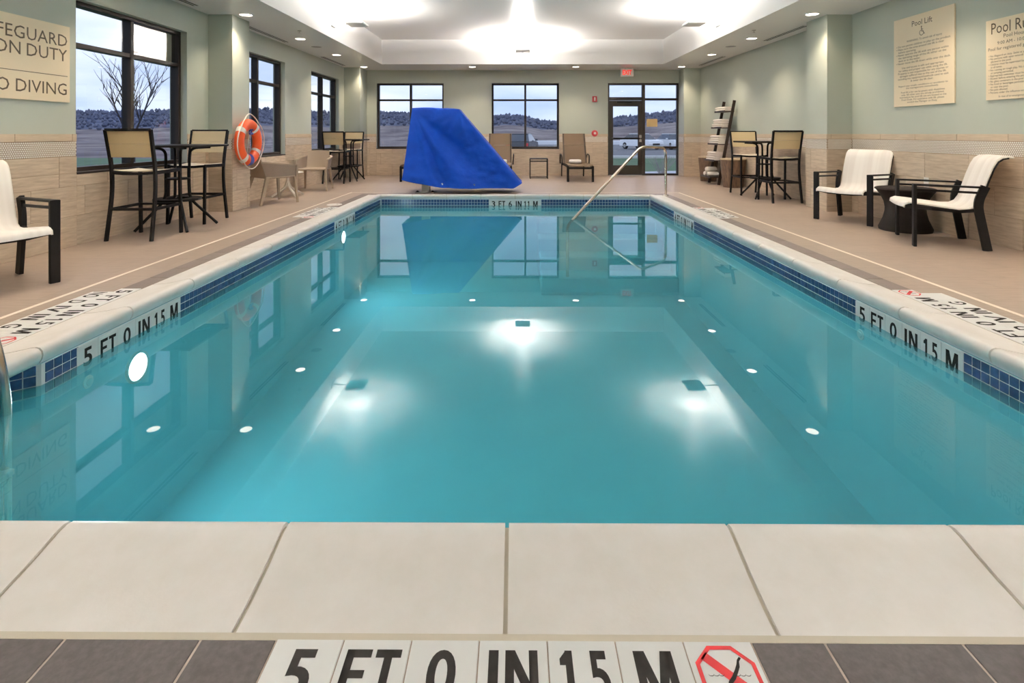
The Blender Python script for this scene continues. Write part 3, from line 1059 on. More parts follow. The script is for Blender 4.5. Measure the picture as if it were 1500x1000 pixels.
def slot(x, y0, y1, label):
    t = thing('slot_diffuser', label, 'vent', (x, (y0+y1)/2, ZC), 0, 'linear air slots in the soffit')
    L = (y1 - y0) / 2
    fr = MB()
    for a, b in ((-.06, -.045), (-.006, .006), (.045, .06)):
        fr.box(a, b, -L, L, -.006, .002)
    fr.box(-.06, .06, -L, -L + .015, -.006, .002); fr.box(-.06, .06, L - .015, L, -.006, .002)
    fr.build('frame', 'white_paint', t)
    MB().box(-.045, -.006, -L + .015, L - .015, -.002, .001).build('slot', 'slot_dark', t)
    MB().box(.006, .045, -L + .015, L - .015, -.002, .001).build('slot', 'slot_dark', t)
slot(-4.43, 5.7, 7.29, 'dark linear air slot in the left soffit, nearest the camera')
slot(-4.43, 8.66, 10.2, 'dark linear air slot in the left soffit beyond the column')
slot(-4.45, 12.07, 13.7, 'dark linear air slot in the left soffit, farthest')
slot(4.78, 8.65, 10.1, 'dark linear air slot in the right soffit beyond the column')
slot(4.80, 12.07, 13.7, 'dark linear air slot in the right soffit, farthest')
for x, nm in ((-4.06, 'left'), (4.39, 'right')):
    t = thing('ceiling_speaker', 'round grey ceiling speaker in the %s soffit' % nm, 'speaker', (x, 10.72, ZC), 0, 'ceiling speakers')
    MB().lathe([(.105, -.001), (.105, -.006), (.125, -.005), (.13, 0)], 28).build('rim', 'white_paint', t, 40)
    MB().lathe([(0, -.006), (.06, -.005), (.105, -.002)], 28).build('grille', 'speaker_grey', t, 40)
    t = thing('sprinkler', 'small sprinkler head in the %s soffit' % nm, 'sprinkler', (-3.72 if x < 0 else 4.10, 9.05, ZC), 0, 'sprinkler heads')
    MB().lathe([(0, -.012), (.03, -.010), (.035, 0)], 16).build('escutcheon', 'grey_metal', t, 40)
    MB().lathe([(.006, -.012), (.006, -.035), (.02, -.037), (.02, -.040), (0, -.040)], 12).build('deflector', 'grey_metal', t)

# ------------------------------------------------------------------ signs on the walls
def wall_sign(name, label, cat, c, u, w_, h_):
    """board on a side wall; u = reading direction, returns root + placer"""
    u = Vector(u); z = Vector((0, 0, 1)); nrm = u.cross(z)
    t = thing(name, label, cat, c)
    t.matrix_world = basis(c, u, z, nrm)
    MB().bbox(-w_/2, w_/2, -h_/2, h_/2, .0, .018, .002).build('board', 'sign_tan', t)
    def put(body, x, y, wd=None, ht=None, bold=0.0, align='CENTER', space=1.0, anchor='c'):
        me = text_mesh(body, wd, ht, bold, 'sign_ink', align, space, 2)
        xs = [v.co.x for v in me.vertices]
        dx = 0
        if anchor == 'l': dx = -min(xs)
        if anchor == 'r': dx = -max(xs)
        place(me, 'lettering', None, t, mw=Matrix.Translation((x + dx, y, .0188)))
        return x + dx + min(xs)
    return t, put
# left: NO LIFEGUARD ON DUTY / NO DIVING   (board 1.2 x 0.77, reading direction +y)
t, put = wall_sign('safety_sign', 'tan lifeguard and no diving sign on the left wall', 'sign', (XL + .001, 4.76, 1.865), (0, 1, 0), 1.20, .772)
e_ = put('LIFEGUARD', .565, .235, ht=.118, anchor='r')
put('NO', e_ - .062, .235, ht=.118, anchor='r')
e_ = put('DUTY', .565, .085, ht=.118, anchor='r')
put('ON', e_ - .062, .085, ht=.118, anchor='r')
e_ = put('DIVING', .560, -.255, ht=.118, anchor='r')
put('NO', e_ - .062, -.255, ht=.118, anchor='r')
MB().box(-.57, .57, -.125, -.119, .0182, .0190).build('rule_line', 'sign_ink', t)
# right wall: Pool Lift
t, put = wall_sign('pool_lift_sign', 'tan pool lift instruction sign with wheelchair symbol on right wall', 'sign', (XR - .001, 6.505, 2.08), (0, -1, 0), .96, 1.136)
put('Pool Lift', 0, .465, ht=.068)
ws = MB()                                             # wheelchair symbol
def arc(cx, cy, r, a0, a1, th, n=18):
    vs, fs = [], []
    for i in range(n + 1):
        a = a0 + (a1 - a0) * i / n
        vs += [(cx + (r+th/2)*math.cos(a), cy + (r+th/2)*math.sin(a), 0), (cx + (r-th/2)*math.cos(a), cy + (r-th/2)*math.sin(a), 0)]
    fs = [(2*i, 2*i+1, 2*i+3, 2*i+2) for i in range(n)]
    ws.add(vs, fs)
def seg(x0, y0, x1, y1, th):
    d = Vector((x1-x0, y1-y0)).normalized(); q = Vector((-d.y, d.x)) * th/2
    ws.add([(x0+q.x, y0+q.y, 0), (x0-q.x, y0-q.y, 0), (x1-q.x, y1-q.y, 0), (x1+q.x, y1+q.y, 0)], [(0, 1, 2, 3)])
arc(-.004, -.022, .032, PI*.62, PI*1.95, .007)
ws.add([(-.006 + .009*math.cos(a), .052 + .009*math.sin(a), 0) for a in [k*PI/6 for k in range(12)]], [tuple(range(12))])
seg(-.006, .042, -.002, -.006, .010); seg(-.003, .018, .022, .018, .007); seg(-.003, -.006, .024, -.006, .009); seg(.023, -.006, .036, -.042, .009); seg(.036, -.040, .048, -.036, .007)
me = ws.mesh('wheelchair_symbol'); me.materials.append(MATS['sign_ink'])
place(me, 'wheelchair_symbol', None, t, mw=Matrix.Translation((0, .352, .0188)))
put('WARNING: To avoid risk of injury:', .03, .255, wd=.56)
put('• Do not permit children to play on the product.\n• Make sure the area around the lift is clear\n   before operating.\n• Never operate the lift with any person within\n   the operating range of the lift either on the\n   deck or in the water.\n• Never move the lift down while over the deck.',
    -.43, .098, wd=.86, ht=.245, align='LEFT', anchor='l')
put('Use and access is safe and appropriate\nfor safety and proper use while using the lift.\nProperty is not responsible for any injuries or\ndamages suffered due to the use of the lift,\nincluding any equipment/methods used to exit\n& enter the lift chair.', 0, -.160, wd=.80, ht=.20)
put('Report any unsafe conditions or accidents to\nthe management immediately.', 0, -.325, wd=.78, ht=.058)
put('Pool lift is for use by guests with disabilities\nonly. All other uses are strictly prohibited.\nInstructions for pool lift use are located at the\nFront Desk. For assistance with lift, please\ncontact the Manager on Duty.', 0, -.455, wd=.74, ht=.155)
# right wall: Pool Rules
t, put = wall_sign('pool_rules_sign', 'tan pool rules sign at the right edge of right wall', 'sign', (XR - .001, 5.295, 1.935), (0, -1, 0), .66, .84)
put('Pool Rules', 0, .325, wd=.53, ht=.115)
put('Pool Hours', .0, .232, wd=.25)
put('9:00 AM - 10:00 PM', 0, .168, wd=.39)
put('Pool for registered guests only.', 0, .105, wd=.60)
put('• No lifeguard on duty. Swim at your own risk.\n• No persons with open wounds or skin disease\n   allowed in the pool.\n• Children must be supervised by an adult\n   at all times.\n• No running or rough play. No diving\n   or jumping permitted.\n• Appropriate swimwear must be worn.\n• Shower before entering the pool.\n• No glass containers in the pool area.\n• No food or beverages permitted in\n   or near the pool.\n• No pets allowed.\n• Persons under the influence not permitted.',
    -.295, -.155, wd=.56, ht=.41, align='LEFT', anchor='l')
put('In case of an emergency dial 911', 0, -.390, wd=.36)

# exit sign under the back soffit
t = thing('exit_sign', 'red and white lit EXIT sign hanging above the door', 'sign', (3.02, 14.2, ZC))
MB().bbox(-.175, .175, -.02, .02, -.235, -.02, .006).build('housing', 'exit_white', t)
MB().bbox(-.06, .06, -.025, .025, -.02, 0, .004).build('canopy', 'exit_white', t)
place(text_mesh('EXIT', .245, .13, .03, 'exit_red'), 'lettering', None, t, mw=basis((0, -.0206, -.125), (1, 0, 0), (0, 0, 1), (0, -1, 0)))
t = thing('fire_alarm_strobe', 'red fire alarm strobe on the back wall', 'alarm', (2.22, YB, 2.13))
MB().bbox(-.065, .065, -.045, 0, -.08, .08, .008).build('body', 'red_plastic', t)
MB().bbox(-.022, .022, -.062, -.044, -.05, .05, .008).build('strobe_lens', 'pale_plastic', t)
t = thing('emergency_button', 'round red emergency button at the top of the back wall tiles', 'button', (2.225, YB - .012, 1.175))
MB().lathe([(0, -.03), (.05, -.03), (.085, -.012), (.09, 0)], 24, axis='y').build('housing', 'red_plastic', t, 40)
MB().lathe([(0, -.042), (.03, -.04), (.036, -.031)], 6, axis='y').build('button', 'pale_plastic', t)
t = thing('outlet_plate', 'white outlet plate on the right wall tiles behind the wicker table', 'outlet', (XR - .012, 6.44, .57))
MB().bbox(-.006, 0, -.038, .038, -.06, .06, .002).build('cover_plate', 'pale_plastic', t)
for dz in (-.025, .025):
    MB().bbox(-.0085, -.005, -.017, .017, dz - .015, dz + .015, .001).build('socket', 'white_plastic', t)

# ------------------------------------------------------------------ furniture builders (local +Y = front)
def bar_stool(label):
    t = thing('bar_stool', label, 'stool', group='bar stools at the high tables')
    for s in (-1, 1):
        p = fillet([(s*.245, -.262, 0), (s*.237, -.185, .50), (s*.237, -.188, .78), (s*.245, -.275, 1.205)], .25, 6)
        MB().bar(p, .036, .026, hint=(1, 0, 0)).build('rear_leg', 'black_metal', t, 30)
        MB().bar([(s*.237, .255, 0), (s*.232, .235, .755)], .034, .026, hint=(1, 0, 0)).build('front_leg', 'black_metal', t)
        MB().bar([(s*.236, .24, .745), (s*.237, -.188, .735)], .022, .04, hint=(0, 0, 1)).build('seat_rail', 'black_metal', t)
        MB().bar([(s*.235, .246, .34), (s*.239, -.208, .34)], .02, .03).build('side_stretcher', 'black_metal', t)
    MB().bar([(-.232, .238, .745), (-.1, .25, .735), (.1, .25, .735), (.232, .238, .745)], .03, .03).build('front_rail', 'black_metal', t)
    MB().bar([(-.237, -.19, .735), (-.1, -.20, .725), (.1, -.20, .725), (.237, -.19, .735)], .025, .03).build('rear_rail', 'black_metal', t)
    MB().bar([(-.236, .246, .34), (.236, .246, .34)], .03, .022).build('foot_rest', 'black_metal', t)
    MB().bar([(-.239, -.21, .34), (.239, -.21, .34)], .02, .03).build('rear_stretcher', 'black_metal', t)
    MB().bar([(-.245, -.275, 1.205), (-.12, -.300, 1.203), (.12, -.300, 1.203), (.245, -.275, 1.205)], .024, .03).build('top_rail', 'black_metal', t)
    rows = []
    for i in range(9):
        y = .245 - .43 * i / 8
        rows.append([(x*.225, y, .762 - .016*(1 - x*x) - (.012 if i == 0 else 0) - .012*math.sin(PI*i/8)) for x in [-1 + k*.25 for k in range(9)]])
    MB().sheet(rows, .008).build('seat', 'cream_sling', t, 50)
    for z0, z1 in ((.905, 1.047), (1.051, 1.195)):
        rows = []
        for i in range(5):
            z = z0 + (z1 - z0) * i / 4
            yb = -.188 - .087 * (z - .78) / .425
            rows.append([(x*.232, yb - .022*(1 - x*x), z) for x in [-1 + k*.25 for k in range(9)]])
        MB().sheet(rows, .010).build('back_sling', 'backlit_sling', t, 50)
    return t

def bar_table(label):
    t = thing('bar_table', label, 'table', group='square high bar tables')
    MB().bbox(-.41, .41, -.41, .41, 1.0, 1.028, .006).build('table_top', 'black_metal', t)
    for k in range(4):
        a = PI/4 + k*PI/2
        c, s = math.cos(a), math.sin(a)
        p = fillet([(.44*c, .44*s, .012), (.125*c, .125*s, .36), (.125*c, .125*s, .985), (.36*c, .36*s, .992)], .10, 6)
        MB().tube(p, .0165, 8).build('leg', 'black_metal', t, 40)
    MB().lathe([(.13, .345), (.26, .345), (.26, .372), (.13, .372), (.13, .345)], 28).build('foot_ring', 'black_metal', t, 40)
    MB().lathe([(0, .60), (.135, .60), (.135, .62), (0, .62)], 20).build('hub_plate', 'black_metal', t, 40)
    return t

def sling_chair(label):
    t = thing('lounge_chair', label, 'chair', group='white sling lounge chairs')
    for s in (-1, 1):
        MB().bbox(s*.335 - .034, s*.335 + .034, .262, .292, 0, .645, .004).build('front_leg', 'black_metal', t)
        p = fillet([(s*.332, -.30, .640), (s*.328, -.235, .47), (s*.332, -.315, 0)], .14, 6)
        MB().bar(p, .030, .072, hint=(0, 1, 0)).build('rear_leg', 'black_metal', t, 30)
        MB().bar([(s*.335, .292, .637), (s*.333, -.30, .627)], .05, .018).build('arm_rest', 'black_metal', t)
        MB().bar([(s*.335, .28, .585), (s*.331, -.27, .572)], .016, .022).build('arm_bar', 'black_metal', t)
        MB().bar([(s*.335, .27, .405), (s*.31, -.10, .375), (s*.328, -.255, .40)], .022, .032).build('side_rail', 'black_metal', t)
    MB().bar([(-.335, .275, .405), (-.15, .30, .385), (.15, .30, .385), (.335, .275, .405)], .03, .04).build('front_rail', 'black_metal', t, 30)
    MB().bar([(-.328, -.25, .40), (.328, -.25, .40)], .025, .025).build('rear_rail', 'black_metal', t)
    prof = [(.355, .395), (.35, .425), (.315, .443), (.22, .435), (.05, .415), (-.10, .398), (-.18, .402), (-.232, .43), (-.268, .49),
            (-.300, .60), (-.335, .72), (-.372, .83), (-.405, .895), (-.44, .925), (-.485, .935), (-.53, .93)]
    rows = [[(x*.285, y, z - .012*(1 - x*x)*(1 if i < 7 else 0) - (.0) ) for x in [-1 + k*.2 for k in range(11)]] for i, (y, z) in enumerate(prof)]
    MB().sheet(rows, .008).build('sling', 'white_sling', t, 60)
    for s in (-1, 1):
        MB().tube([(s*.288, y, z - .006) for y, z in prof], .008, 6).build('sling_edge', 'white_plastic', t, 60)
        MB().tube([(s*.292, y - .008, z - .016) for y, z in prof[2:15]], .009, 6).build('sling_rail', 'black_metal', t, 60)
    return t

def shell_chair(label):
    t = thing('arm_chair', label, 'chair', group='taupe resin armchairs')
    MB().bbox(-.27, .27, -.22, .29, .425, .455, .012).build('seat', 'taupe_plastic', t, 30)
    # back
    rows = []
    for i in range(7):
        z = .44 + .37 * i / 6
        rows.append([(x*(.235 - .015*i/6), -.215 - .10*(i/6) - .045*(1 - x*x), z - (.015*(x*x) if i == 6 else 0)) for x in [-1 + k*.2 for k in range(11)]])
    MB().sheet(rows, .016).build('backrest', 'taupe_plastic', t, 60)
    for s in (-1, 1):
        # arm panel between back and front post
        bot = [(s*.235, -.22, .45), (s*.285, -.05, .45), (s*.29, .27, .46)]
        top = [(s*.235, -.30, .70), (s*.305, -.10, .675), (s*.310, .28, .635)]
        rows = []
        for i in range(5):
            f = i / 4
            r = []
            for q in range(9):
                g = q / 8 * 2
                k0 = min(int(g), 1); h = g - k0
                B = Vector(bot[k0]).lerp(Vector(bot[k0+1]), h); T = Vector(top[k0]).lerp(Vector(top[k0+1]), h)
                r.append(B.lerp(T, f))
            rows.append(r)
        MB().sheet(rows, .010).build('arm_panel', 'taupe_mesh', t, 60)
        MB().bar([top[0], top[1], top[2]], .045, .022).build('arm_rest', 'taupe_plastic', t, 40)
        MB().bar([(s*.310, .285, .645), (s*.292, .285, .44)], .034, .034, hint=(0, 1, 0)).build('arm_post', 'taupe_plastic', t)
        MB().sweep([(s*.275, .265, .44), (s*.30, .30, 0)], [(-.02, -.02), (.02, -.02), (.02, .02), (-.02, .02)], hint=(0, 1, 0), scale=[1.1, .7]).build('front_leg', 'taupe_plastic', t)
        MB().sweep([(s*.245, -.20, .44), (s*.285, -.33, 0)], [(-.022, -.022), (.022, -.022), (.022, .022), (-.022, .022)], hint=(0, 1, 0), scale=[1.2, .75]).build('rear_leg', 'taupe_plastic', t)
    return t

def chaise(label):
    t = thing('chaise_lounge', label, 'lounger', group='brown sling loungers along the back wall')
    w2 = .30
    for s in (-1, 1):
        MB().bbox(s*w2 - .028, s*w2 + .028, .865, .895, 0, .375, .004).build('front_leg', 'black_metal', t)
        MB().bar([(s*w2, -.86, 0), (s*w2, -.80, .36)], .03, .05, hint=(0, 1, 0)).build('rear_leg', 'black_metal', t)
        MB().bar([(s*w2, .90, .372), (s*w2, -.90, .355)], .03, .045).build('side_rail', 'black_metal', t)
        p = fillet([(s*(w2+.045), -.12, .36), (s*(w2+.06), -.14, .60), (s*(w2+.06), -.60, .63), (s*(w2+.045), -.78, .36)], .16, 6)
        MB().tube(p, .017, 8).build('arm_loop', 'black_metal', t, 40)
        MB().bar([(s*.285, -.25, .385), (s*.275, -.62, 1.16)], .022, .03, hint=(0, 1, 0)).build('back_rail', 'black_metal', t)
    MB().bar([(-w2, .87, .335), (w2, .87, .335)], .03, .05).build('cross_rail', 'black_metal', t)
    MB().bar([(-w2, -.82, .32), (w2, -.82, .32)], .025, .035).build('cross_rail', 'black_metal', t)
    rows = [[(x*.30, y, .402 - .012*(1 - x*x) + dz) for x in (-1, -.5, 0, .5, 1)] for y, dz in ((.93, -.02), (.92, 0), (.6, .002), (.2, .0), (-.25, -.002))]
    MB().sheet(rows, .008).build('seat_sling', 'brown_sling', t, 50)
    for a, b in ((0.0, .595), (.605, 1.0)):
        rows = []
        for i in range(5):
            f = a + (b - a) * i / 4
            rows.append([(x*(.315 - .012*f), -.25 - .37*f - .012*(1 - x*x), .40 + .765*f) for x in (-1, -.5, 0, .5, 1)])
        MB().sheet(rows, .010).build('back_sling', 'brown_sling', t, 50)
    return t

def roll_towel(name, label, loc, rz, L=.27, r=.05, group=None):
    t = thing(name, label, 'towel', loc, rz, group)
    b = MB()
    prof = []
    n = 14
    for i in range(9):
        x = -L/2 + L*i/8
        s = 1 - (.18 if i in (0, 8) else 0)
        prof.append((x, s))
    rows = []
    for x, s in prof:
        rows.append([(x, r*1.25*s*math.cos(2*PI*k/n)*(1 + .04*math.sin(9*x*10 + k)), r + r*s*math.sin(2*PI*k/n)) for k in range(n + 1)])
    b.sheet(rows)
    b.add([rows[0][k] for k in range(n)], [tuple(range(n))]); b.add([rows[-1][k] for k in range(n)], [tuple(range(n))])
    b.build('rolled_body', 'towel', t, 60)
    MB().bar([(-L/2*.96, -r*1.2, r*.75), (L/2*.96, -r*1.2, r*.75)], .012, .012).build('loose_edge', 'towel', t)
    return t

# ------------------------------------------------------------------ furniture placement
# left, near set
st = bar_stool('high bar stool with backlit tan back nearest the camera on the left')
st.location = (-4.165, 5.905, 0); st.rotation_euler = (0, 0, 0)
dup(st, 'high bar stool with backlit tan back between the left bar table and the column', (-4.22, 6.97, 0), PI)
dup(st, 'high bar stool with its back to the camera at the far left corner table', (-4.22, 12.42, 0), 0.02)
dup(st, 'high bar stool in the far left corner against the back column', (-4.27, 13.67, 0), PI)
dup(st, 'high bar stool at the right bar table beside the right column', (4.54, 9.06, 0), 0.03)
dup(st, 'high bar stool at the right bar table in front of the wood stump', (4.50, 10.16, 0), PI - .03)
bt = bar_table('square black bar table by the near left window')
bt.location = (-4.155, 6.45, 0)
dup(bt, 'square black bar table in the far left corner', (-4.14, 13.04, 0))
dup(bt, 'square black bar table in front of the towel rack', (4.55, 9.60, 0))
# white sling chairs
def put_chair(o, fl, fr, rl):
    """front legs fl, fr (local -x is left when facing +Y) and a rear leg"""
ch = sling_chair('white sling lounge chair beside the right column')
ch.location = (4.52, 7.05, 0); ch.rotation_euler = (0, 0, facing(-.86, -.51))
dup(ch, 'white sling lounge chair below the pool rules sign', (4.52, 5.66, 0), facing(-.915, .40))
dup(ch, 'white sling lounge chair at the left edge below the lifeguard sign', (-3.985, 3.90, 0), facing(.89, -.455))
# taupe chairs
sc_ = shell_chair('taupe resin armchair beside the left column, seen from its side')
sc_.location = (-4.12, 8.86, 0); sc_.rotation_euler = (0, 0, facing(.60, .80))
dup(sc_, 'taupe resin armchair facing the camera between the two left windows', (-4.14, 10.86, 0), facing(.12, -.99))
# white pedestal table
t = thing('side_table', 'round white pedestal table between the two taupe armchairs', 'table', (-4.24, 9.78, 0))
MB().lathe([(0, .425), (.24, .425), (.272, .433), (.275, .443), (.265, .45), (0, .45)], 32).build('table_top', 'white_plastic', t, 40)
MB().lathe([(.05, .425), (.026, .40), (.024, .22), (.03, .20), (0, .20)], 16).build('stem', 'white_plastic', t, 40)
for k in range(4):
    a = PI/4 + k*PI/2 + .12
    c, s = math.cos(a), math.sin(a)
    MB().bar(fillet([(0.012*c, .012*s, .28), (.05*c, .05*s, .17), (.31*c, .31*s, .012)], .08, 5), .036, .024, hint=(0, 0, 1)).build('foot', 'white_plastic', t, 40)
# hourglass wicker table
t = thing('wicker_table', 'dark wicker hourglass side table between the right lounge chairs', 'table', (4.70, 6.36, 0))
MB().lathe([(0, .0), (.265, .0), (.272, .03), (.255, .07), (.225, .14), (.205, .22), (.203, .27), (.215, .34), (.245, .41), (.285, .47), (.302, .495)], 40).build('body', 'wicker', t, 50)
MB().lathe([(0, .512), (.29, .512), (.306, .505), (.310, .495), (.30, .487), (0, .487)], 40).build('table_top', 'wicker', t, 50)
# loungers
cz = chaise('brown sling lounger to the left of the exit door')
cz.location = (1.575, 13.56, 0); cz.rotation_euler = (0, 0, PI)
dup(cz, 'brown sling lounger partly behind the blue cover, below the back window', (-.40, 13.56, 0), PI)
dup(cz, 'brown sling lounger almost hidden behind the blue cover', (-2.46, 13.56, 0), PI)
roll_towel('rolled_towel', 'rolled white towel on the seat of the lounger by the door', (1.53, 13.42, .405), 0.05, .30, .052, 'towels on the loungers')
roll_towel('rolled_towel', 'rolled white towel on the lounger beside the blue cover', (-.36, 13.42, .405), -0.08, .30, .052, 'towels on the loungers')
# wire frame side table
t = thing('frame_table', 'small open black frame side table between the loungers', 'table', (.615, 13.72, 0))
MB().bbox(-.235, .235, -.19, .19, .50, .525, .004).build('table_top', 'black_metal', t)
for sx in (-1, 1):
    for sy in (-1, 1):
        MB().bbox(sx*.225 - .01, sx*.225 + .01, sy*.18 - .01, sy*.18 + .01, 0, .50, .002).build('leg', 'black_metal', t)
for sy in (-1, 1):
    MB().box(-.215, .215, sy*.18 - .008, sy*.18 + .008, .02, .036).build('lower_rail', 'black_metal', t)
    MB().box(-.215, .215, sy*.18 - .008, sy*.18 + .008, .44, .456).build('upper_rail', 'black_metal', t)

# ------------------------------------------------------------------ towel rack, stumps, towels
def stump(label, x, y, rt, rb, h, seed):
    t = thing('stump_table', label, 'table', (x, y, 0), 0, 'wood stump tables')
    random.seed(seed)
    n = 28
    wob = [1 + .05*math.sin(3*2*PI*k/n + seed) + .03*math.sin(7*2*PI*k/n + 2*seed) for k in range(n)]
    rows = []
    for i in range(7):
        f = i / 6
        r = rb + (rt - rb) * f
        rows.append([(r*wob[k % n]*math.cos(2*PI*k/n), r*wob[k % n]*math.sin(2*PI*k/n), h*f) for k in range(n + 1)])
    b = MB().sheet(rows)
    b.add(rows[0][:n], [tuple(range(n))])
    b.build('trunk', 'stump_bark', t, 50)
    top = [(x_*1.01, y_*1.01, z_) for x_, y_, z_ in rows[-1][:n]]
    MB().prism([(p[0], p[1]) for p in top], h - .002, h + .022, 'xy').build('cut_top', 'stump_top', t)
stump('brown wood stump table in front of the towel rack', 4.745, 11.50, .262, .205, .60, 2)
stump('brown wood stump table behind the towel rack near the back column', 4.765, 12.98, .235, .185, .58, 5)
rk = thing('towel_rack', 'dark wood ladder towel rack leaning on the right wall', 'rack', (0, 0, 0))
ya, yb = 11.93, 12.52
def rx(z): return 4.965 - (1.91 - z) * .186
for y in (ya, yb):
    MB().bar([(rx(0) , y, 0), (rx(1.92), y, 1.92)], .022, .065, hint=(-1, 0, .2)).build('side_rail', 'dark_wood', rk)
shz = [.18, .555, .93, 1.305, 1.68]
for z in shz:
    dpt = .17 + .03*(1.7 - z)
    MB().bbox(rx(z) - dpt, rx(z) + .05, ya + .012, yb - .012, z - .02, z, .003).build('shelf', 'dark_wood', rk)
    MB().bbox(rx(z) - dpt - .012, rx(z) - dpt, ya - .01, yb + .01, z - .024, z + .016, .003).build('shelf_lip', 'dark_wood', rk)
rk.location = (0, 0, 0)
shelf_name = ['bottom', 'second lowest', 'middle', 'second highest', 'top']
def fold_towel(label, x, y, z, w_, d_, h_, rz=0):
    t = thing('folded_towel', label, 'towel', (x, y, z), rz, 'folded towels on the ladder rack')
    n = 16
    for i in range(2):
        rows = []
        hh = h_ / 2
        for q in range(7):
            yy = -w_/2 + w_*q/6
            e = .86 if q in (0, 6) else 1
            rows.append([(d_/2*e*math.copysign(abs(math.cos(2*PI*k/n))**.5, math.cos(2*PI*k/n)) + .006*math.sin(7*yy*9 + i),
                          yy, hh*(i + .5) + hh*.52*e*math.copysign(abs(math.sin(2*PI*k/n))**.6, math.sin(2*PI*k/n))) for k in range(n + 1)])
        b = MB().sheet(rows)
        b.add(rows[0][:n], [tuple(range(n))]); b.add(rows[-1][:n], [tuple(range(n))])
        b.build('fold', 'towel', t, 60)
for i, z in enumerate(shz):
    xc = rx(z) - .085
    if i == 0: continue
    if i == 4:
        fold_towel('folded white towel on the top shelf of the ladder rack', xc, 12.24, z + .001, .52, .20, .10)
    else:
        fold_towel('lower folded white towel on the %s shelf of the ladder rack' % shelf_name[i], xc, 12.225, z + .001, .54, .22, .09)
        fold_towel('upper folded white towel on the %s shelf of the ladder rack' % shelf_name[i], xc + .005, 12.21, z + .094, .50, .20, .10)
zz = shz[0]
roll_towel('rack_towel_roll', 'rolled white towel at the far end of the bottom rack shelf', (rx(zz) - .08, 12.38, zz), .1, .24, .055, 'rolled towels on the bottom rack shelf')
roll_towel('rack_towel_roll', 'rolled white towel at the near end of the bottom rack shelf', (rx(zz) - .08, 12.16, zz), -.1, .24, .055, 'rolled towels on the bottom rack shelf')
roll_towel('rack_towel_roll', 'rolled white towel on top of the others on the bottom rack shelf', (rx(zz) - .08, 12.27, zz + .108), .05, .24, .055, 'rolled towels on the bottom rack shelf')

# ------------------------------------------------------------------ pool lift under its blue cover
lift = thing('pool_lift', 'grey steel post of the pool lift under the blue cover', 'pool lift', (-1.77, 10.30, 0))
MB().bbox(-.075, .075, .06, .22, .0, 1.35, .006).build('post', 'grey_metal', lift)
MB().bbox(-.19, .19, -.02, .28, .0, .018, .003).build('base_plate', 'grey_metal', lift)
for dx in (-.15, .15):
    MB().lathe([(0, .045), (.018, .045), (.018, .03), (.035, .03), (.035, .018), (0, .018)], 6, (dx, .03, 0)).build('bolt', 'black_metal', lift)
MB().bbox(-.07, .9, .10, .18, .45, .52, .01).build('seat_arm', 'grey_metal', lift)
cv = thing('lift_cover', 'bright blue fabric cover draped over the pool lift', 'cover', (0, 0, 0))
NB, NS = 200, 44
def loop_pts(x0, x1, y0, y1, smooth):
    """rounded rectangle, the same share of points on each side: front gets most of them"""
    c = [(x1, y0), (x1, y1), (x0, y1), (x0, y0)]
    share = [26, 50, 26, 98]
    pts = []
    for q in range(4):
        p, n_ = Vector((*c[q], 0)), share[q]
        e = Vector((*c[(q + 1) % 4], 0))
        pts += [p.lerp(e, k / n_) for k in range(n_)]
    for _ in range(smooth):
        pts = [(pts[k - 1] + pts[k] * 2 + pts[(k + 1) % NB]) / 4 for k in range(NB)]
    return pts
LT = loop_pts(-2.03, -1.10, 10.34, 10.74, 3)
LB = loop_pts(-2.21, .13, 10.14, 10.98, 12)
rows = []
for i in range(NS + 1):
    f = i / NS
    r = []
    for k in range(NB + 1):
        t = k / NB
        T = LT[k % NB].copy()
        T.z = 1.665 - .03 * max(0, (T.x + 1.6)) + .012*math.sin(6*T.x)
        B = LB[k % NB].copy()
        u = max(0.0, (B.x + 2.21) / 2.34)
        B.z = .275 - .155 * min(1, u / .35) ** .8 - .035 * max(0, u - .3) + (.0 if u < .93 else .10 * (u - .93) / .07)
        p = T.lerp(B, f)
        front = max(0.0, min(1.0, (10.62 - p.y) / .25))
        # soft sag of the long front face and the edge of the seat beneath
        w_ = math.sin(PI * f)
        # folds fanning out of the two top corners
        dx, dz = p.x + 2.0, 1.66 - p.z
        ang = math.atan2(dz, dx + .02); dist = math.hypot(dx, dz)
        dx2 = -1.12 - p.x; ang2 = math.atan2(dz, dx2 + .02) ; dist2 = math.hypot(dx2, dz)
        fold = .100 * math.exp(-((ang - .98) / .13) ** 2) * min(1, dist * 1.2) - .085 * math.exp(-((ang - .72) / .15) ** 2) * min(1, dist * 1.4)
        fold += .035 * math.exp(-((ang - 1.28) / .06) ** 2) * min(1, dist) - .03 * math.exp(-((ang - 1.14) / .05) ** 2) * min(1, dist)
        fold += .025 * math.sin(ang * 21 + 1.0) * min(1, dist * .8) * (.6 if ang > 1.0 else .35)
        fold += .022 * math.sin(ang2 * 15 + .6) * math.exp(-dist2 * 1.6) * min(1, dist2 * 5)
        fold += .020 * noise.noise(Vector((p.x * 2.2, p.z * 5.5, 1.3))) + .016 * noise.noise(Vector((p.x * 6 + p.z * 3, p.z * 11 - p.x * 4, 4.1)))
        back = 1 if p.y > 10.56 else -1
        nx = math.sin(2*PI*t*9 + .5) * .012 * f
        p.y += -fold * front * min(1, f * 4) + (.018*math.sin(p.x*9)*f if back > 0 else 0)
        p.x += nx * (1 - front)
        r.append(p)
    rows.append(r)
b = MB().sheet(rows)
cen = Vector((-1.56, 10.54, 1.672))
tops = rows[0]
for q in range(1, 5):
    pass
rr_ = [[p.lerp(cen, q / 4) + Vector((0, 0, .010*math.sin(PI*q/4) + .006*noise.noise(p*6))) for p in tops] for q in range(5)]
b.sheet(list(reversed(rr_)))
me = b.mesh('fabric', 75)
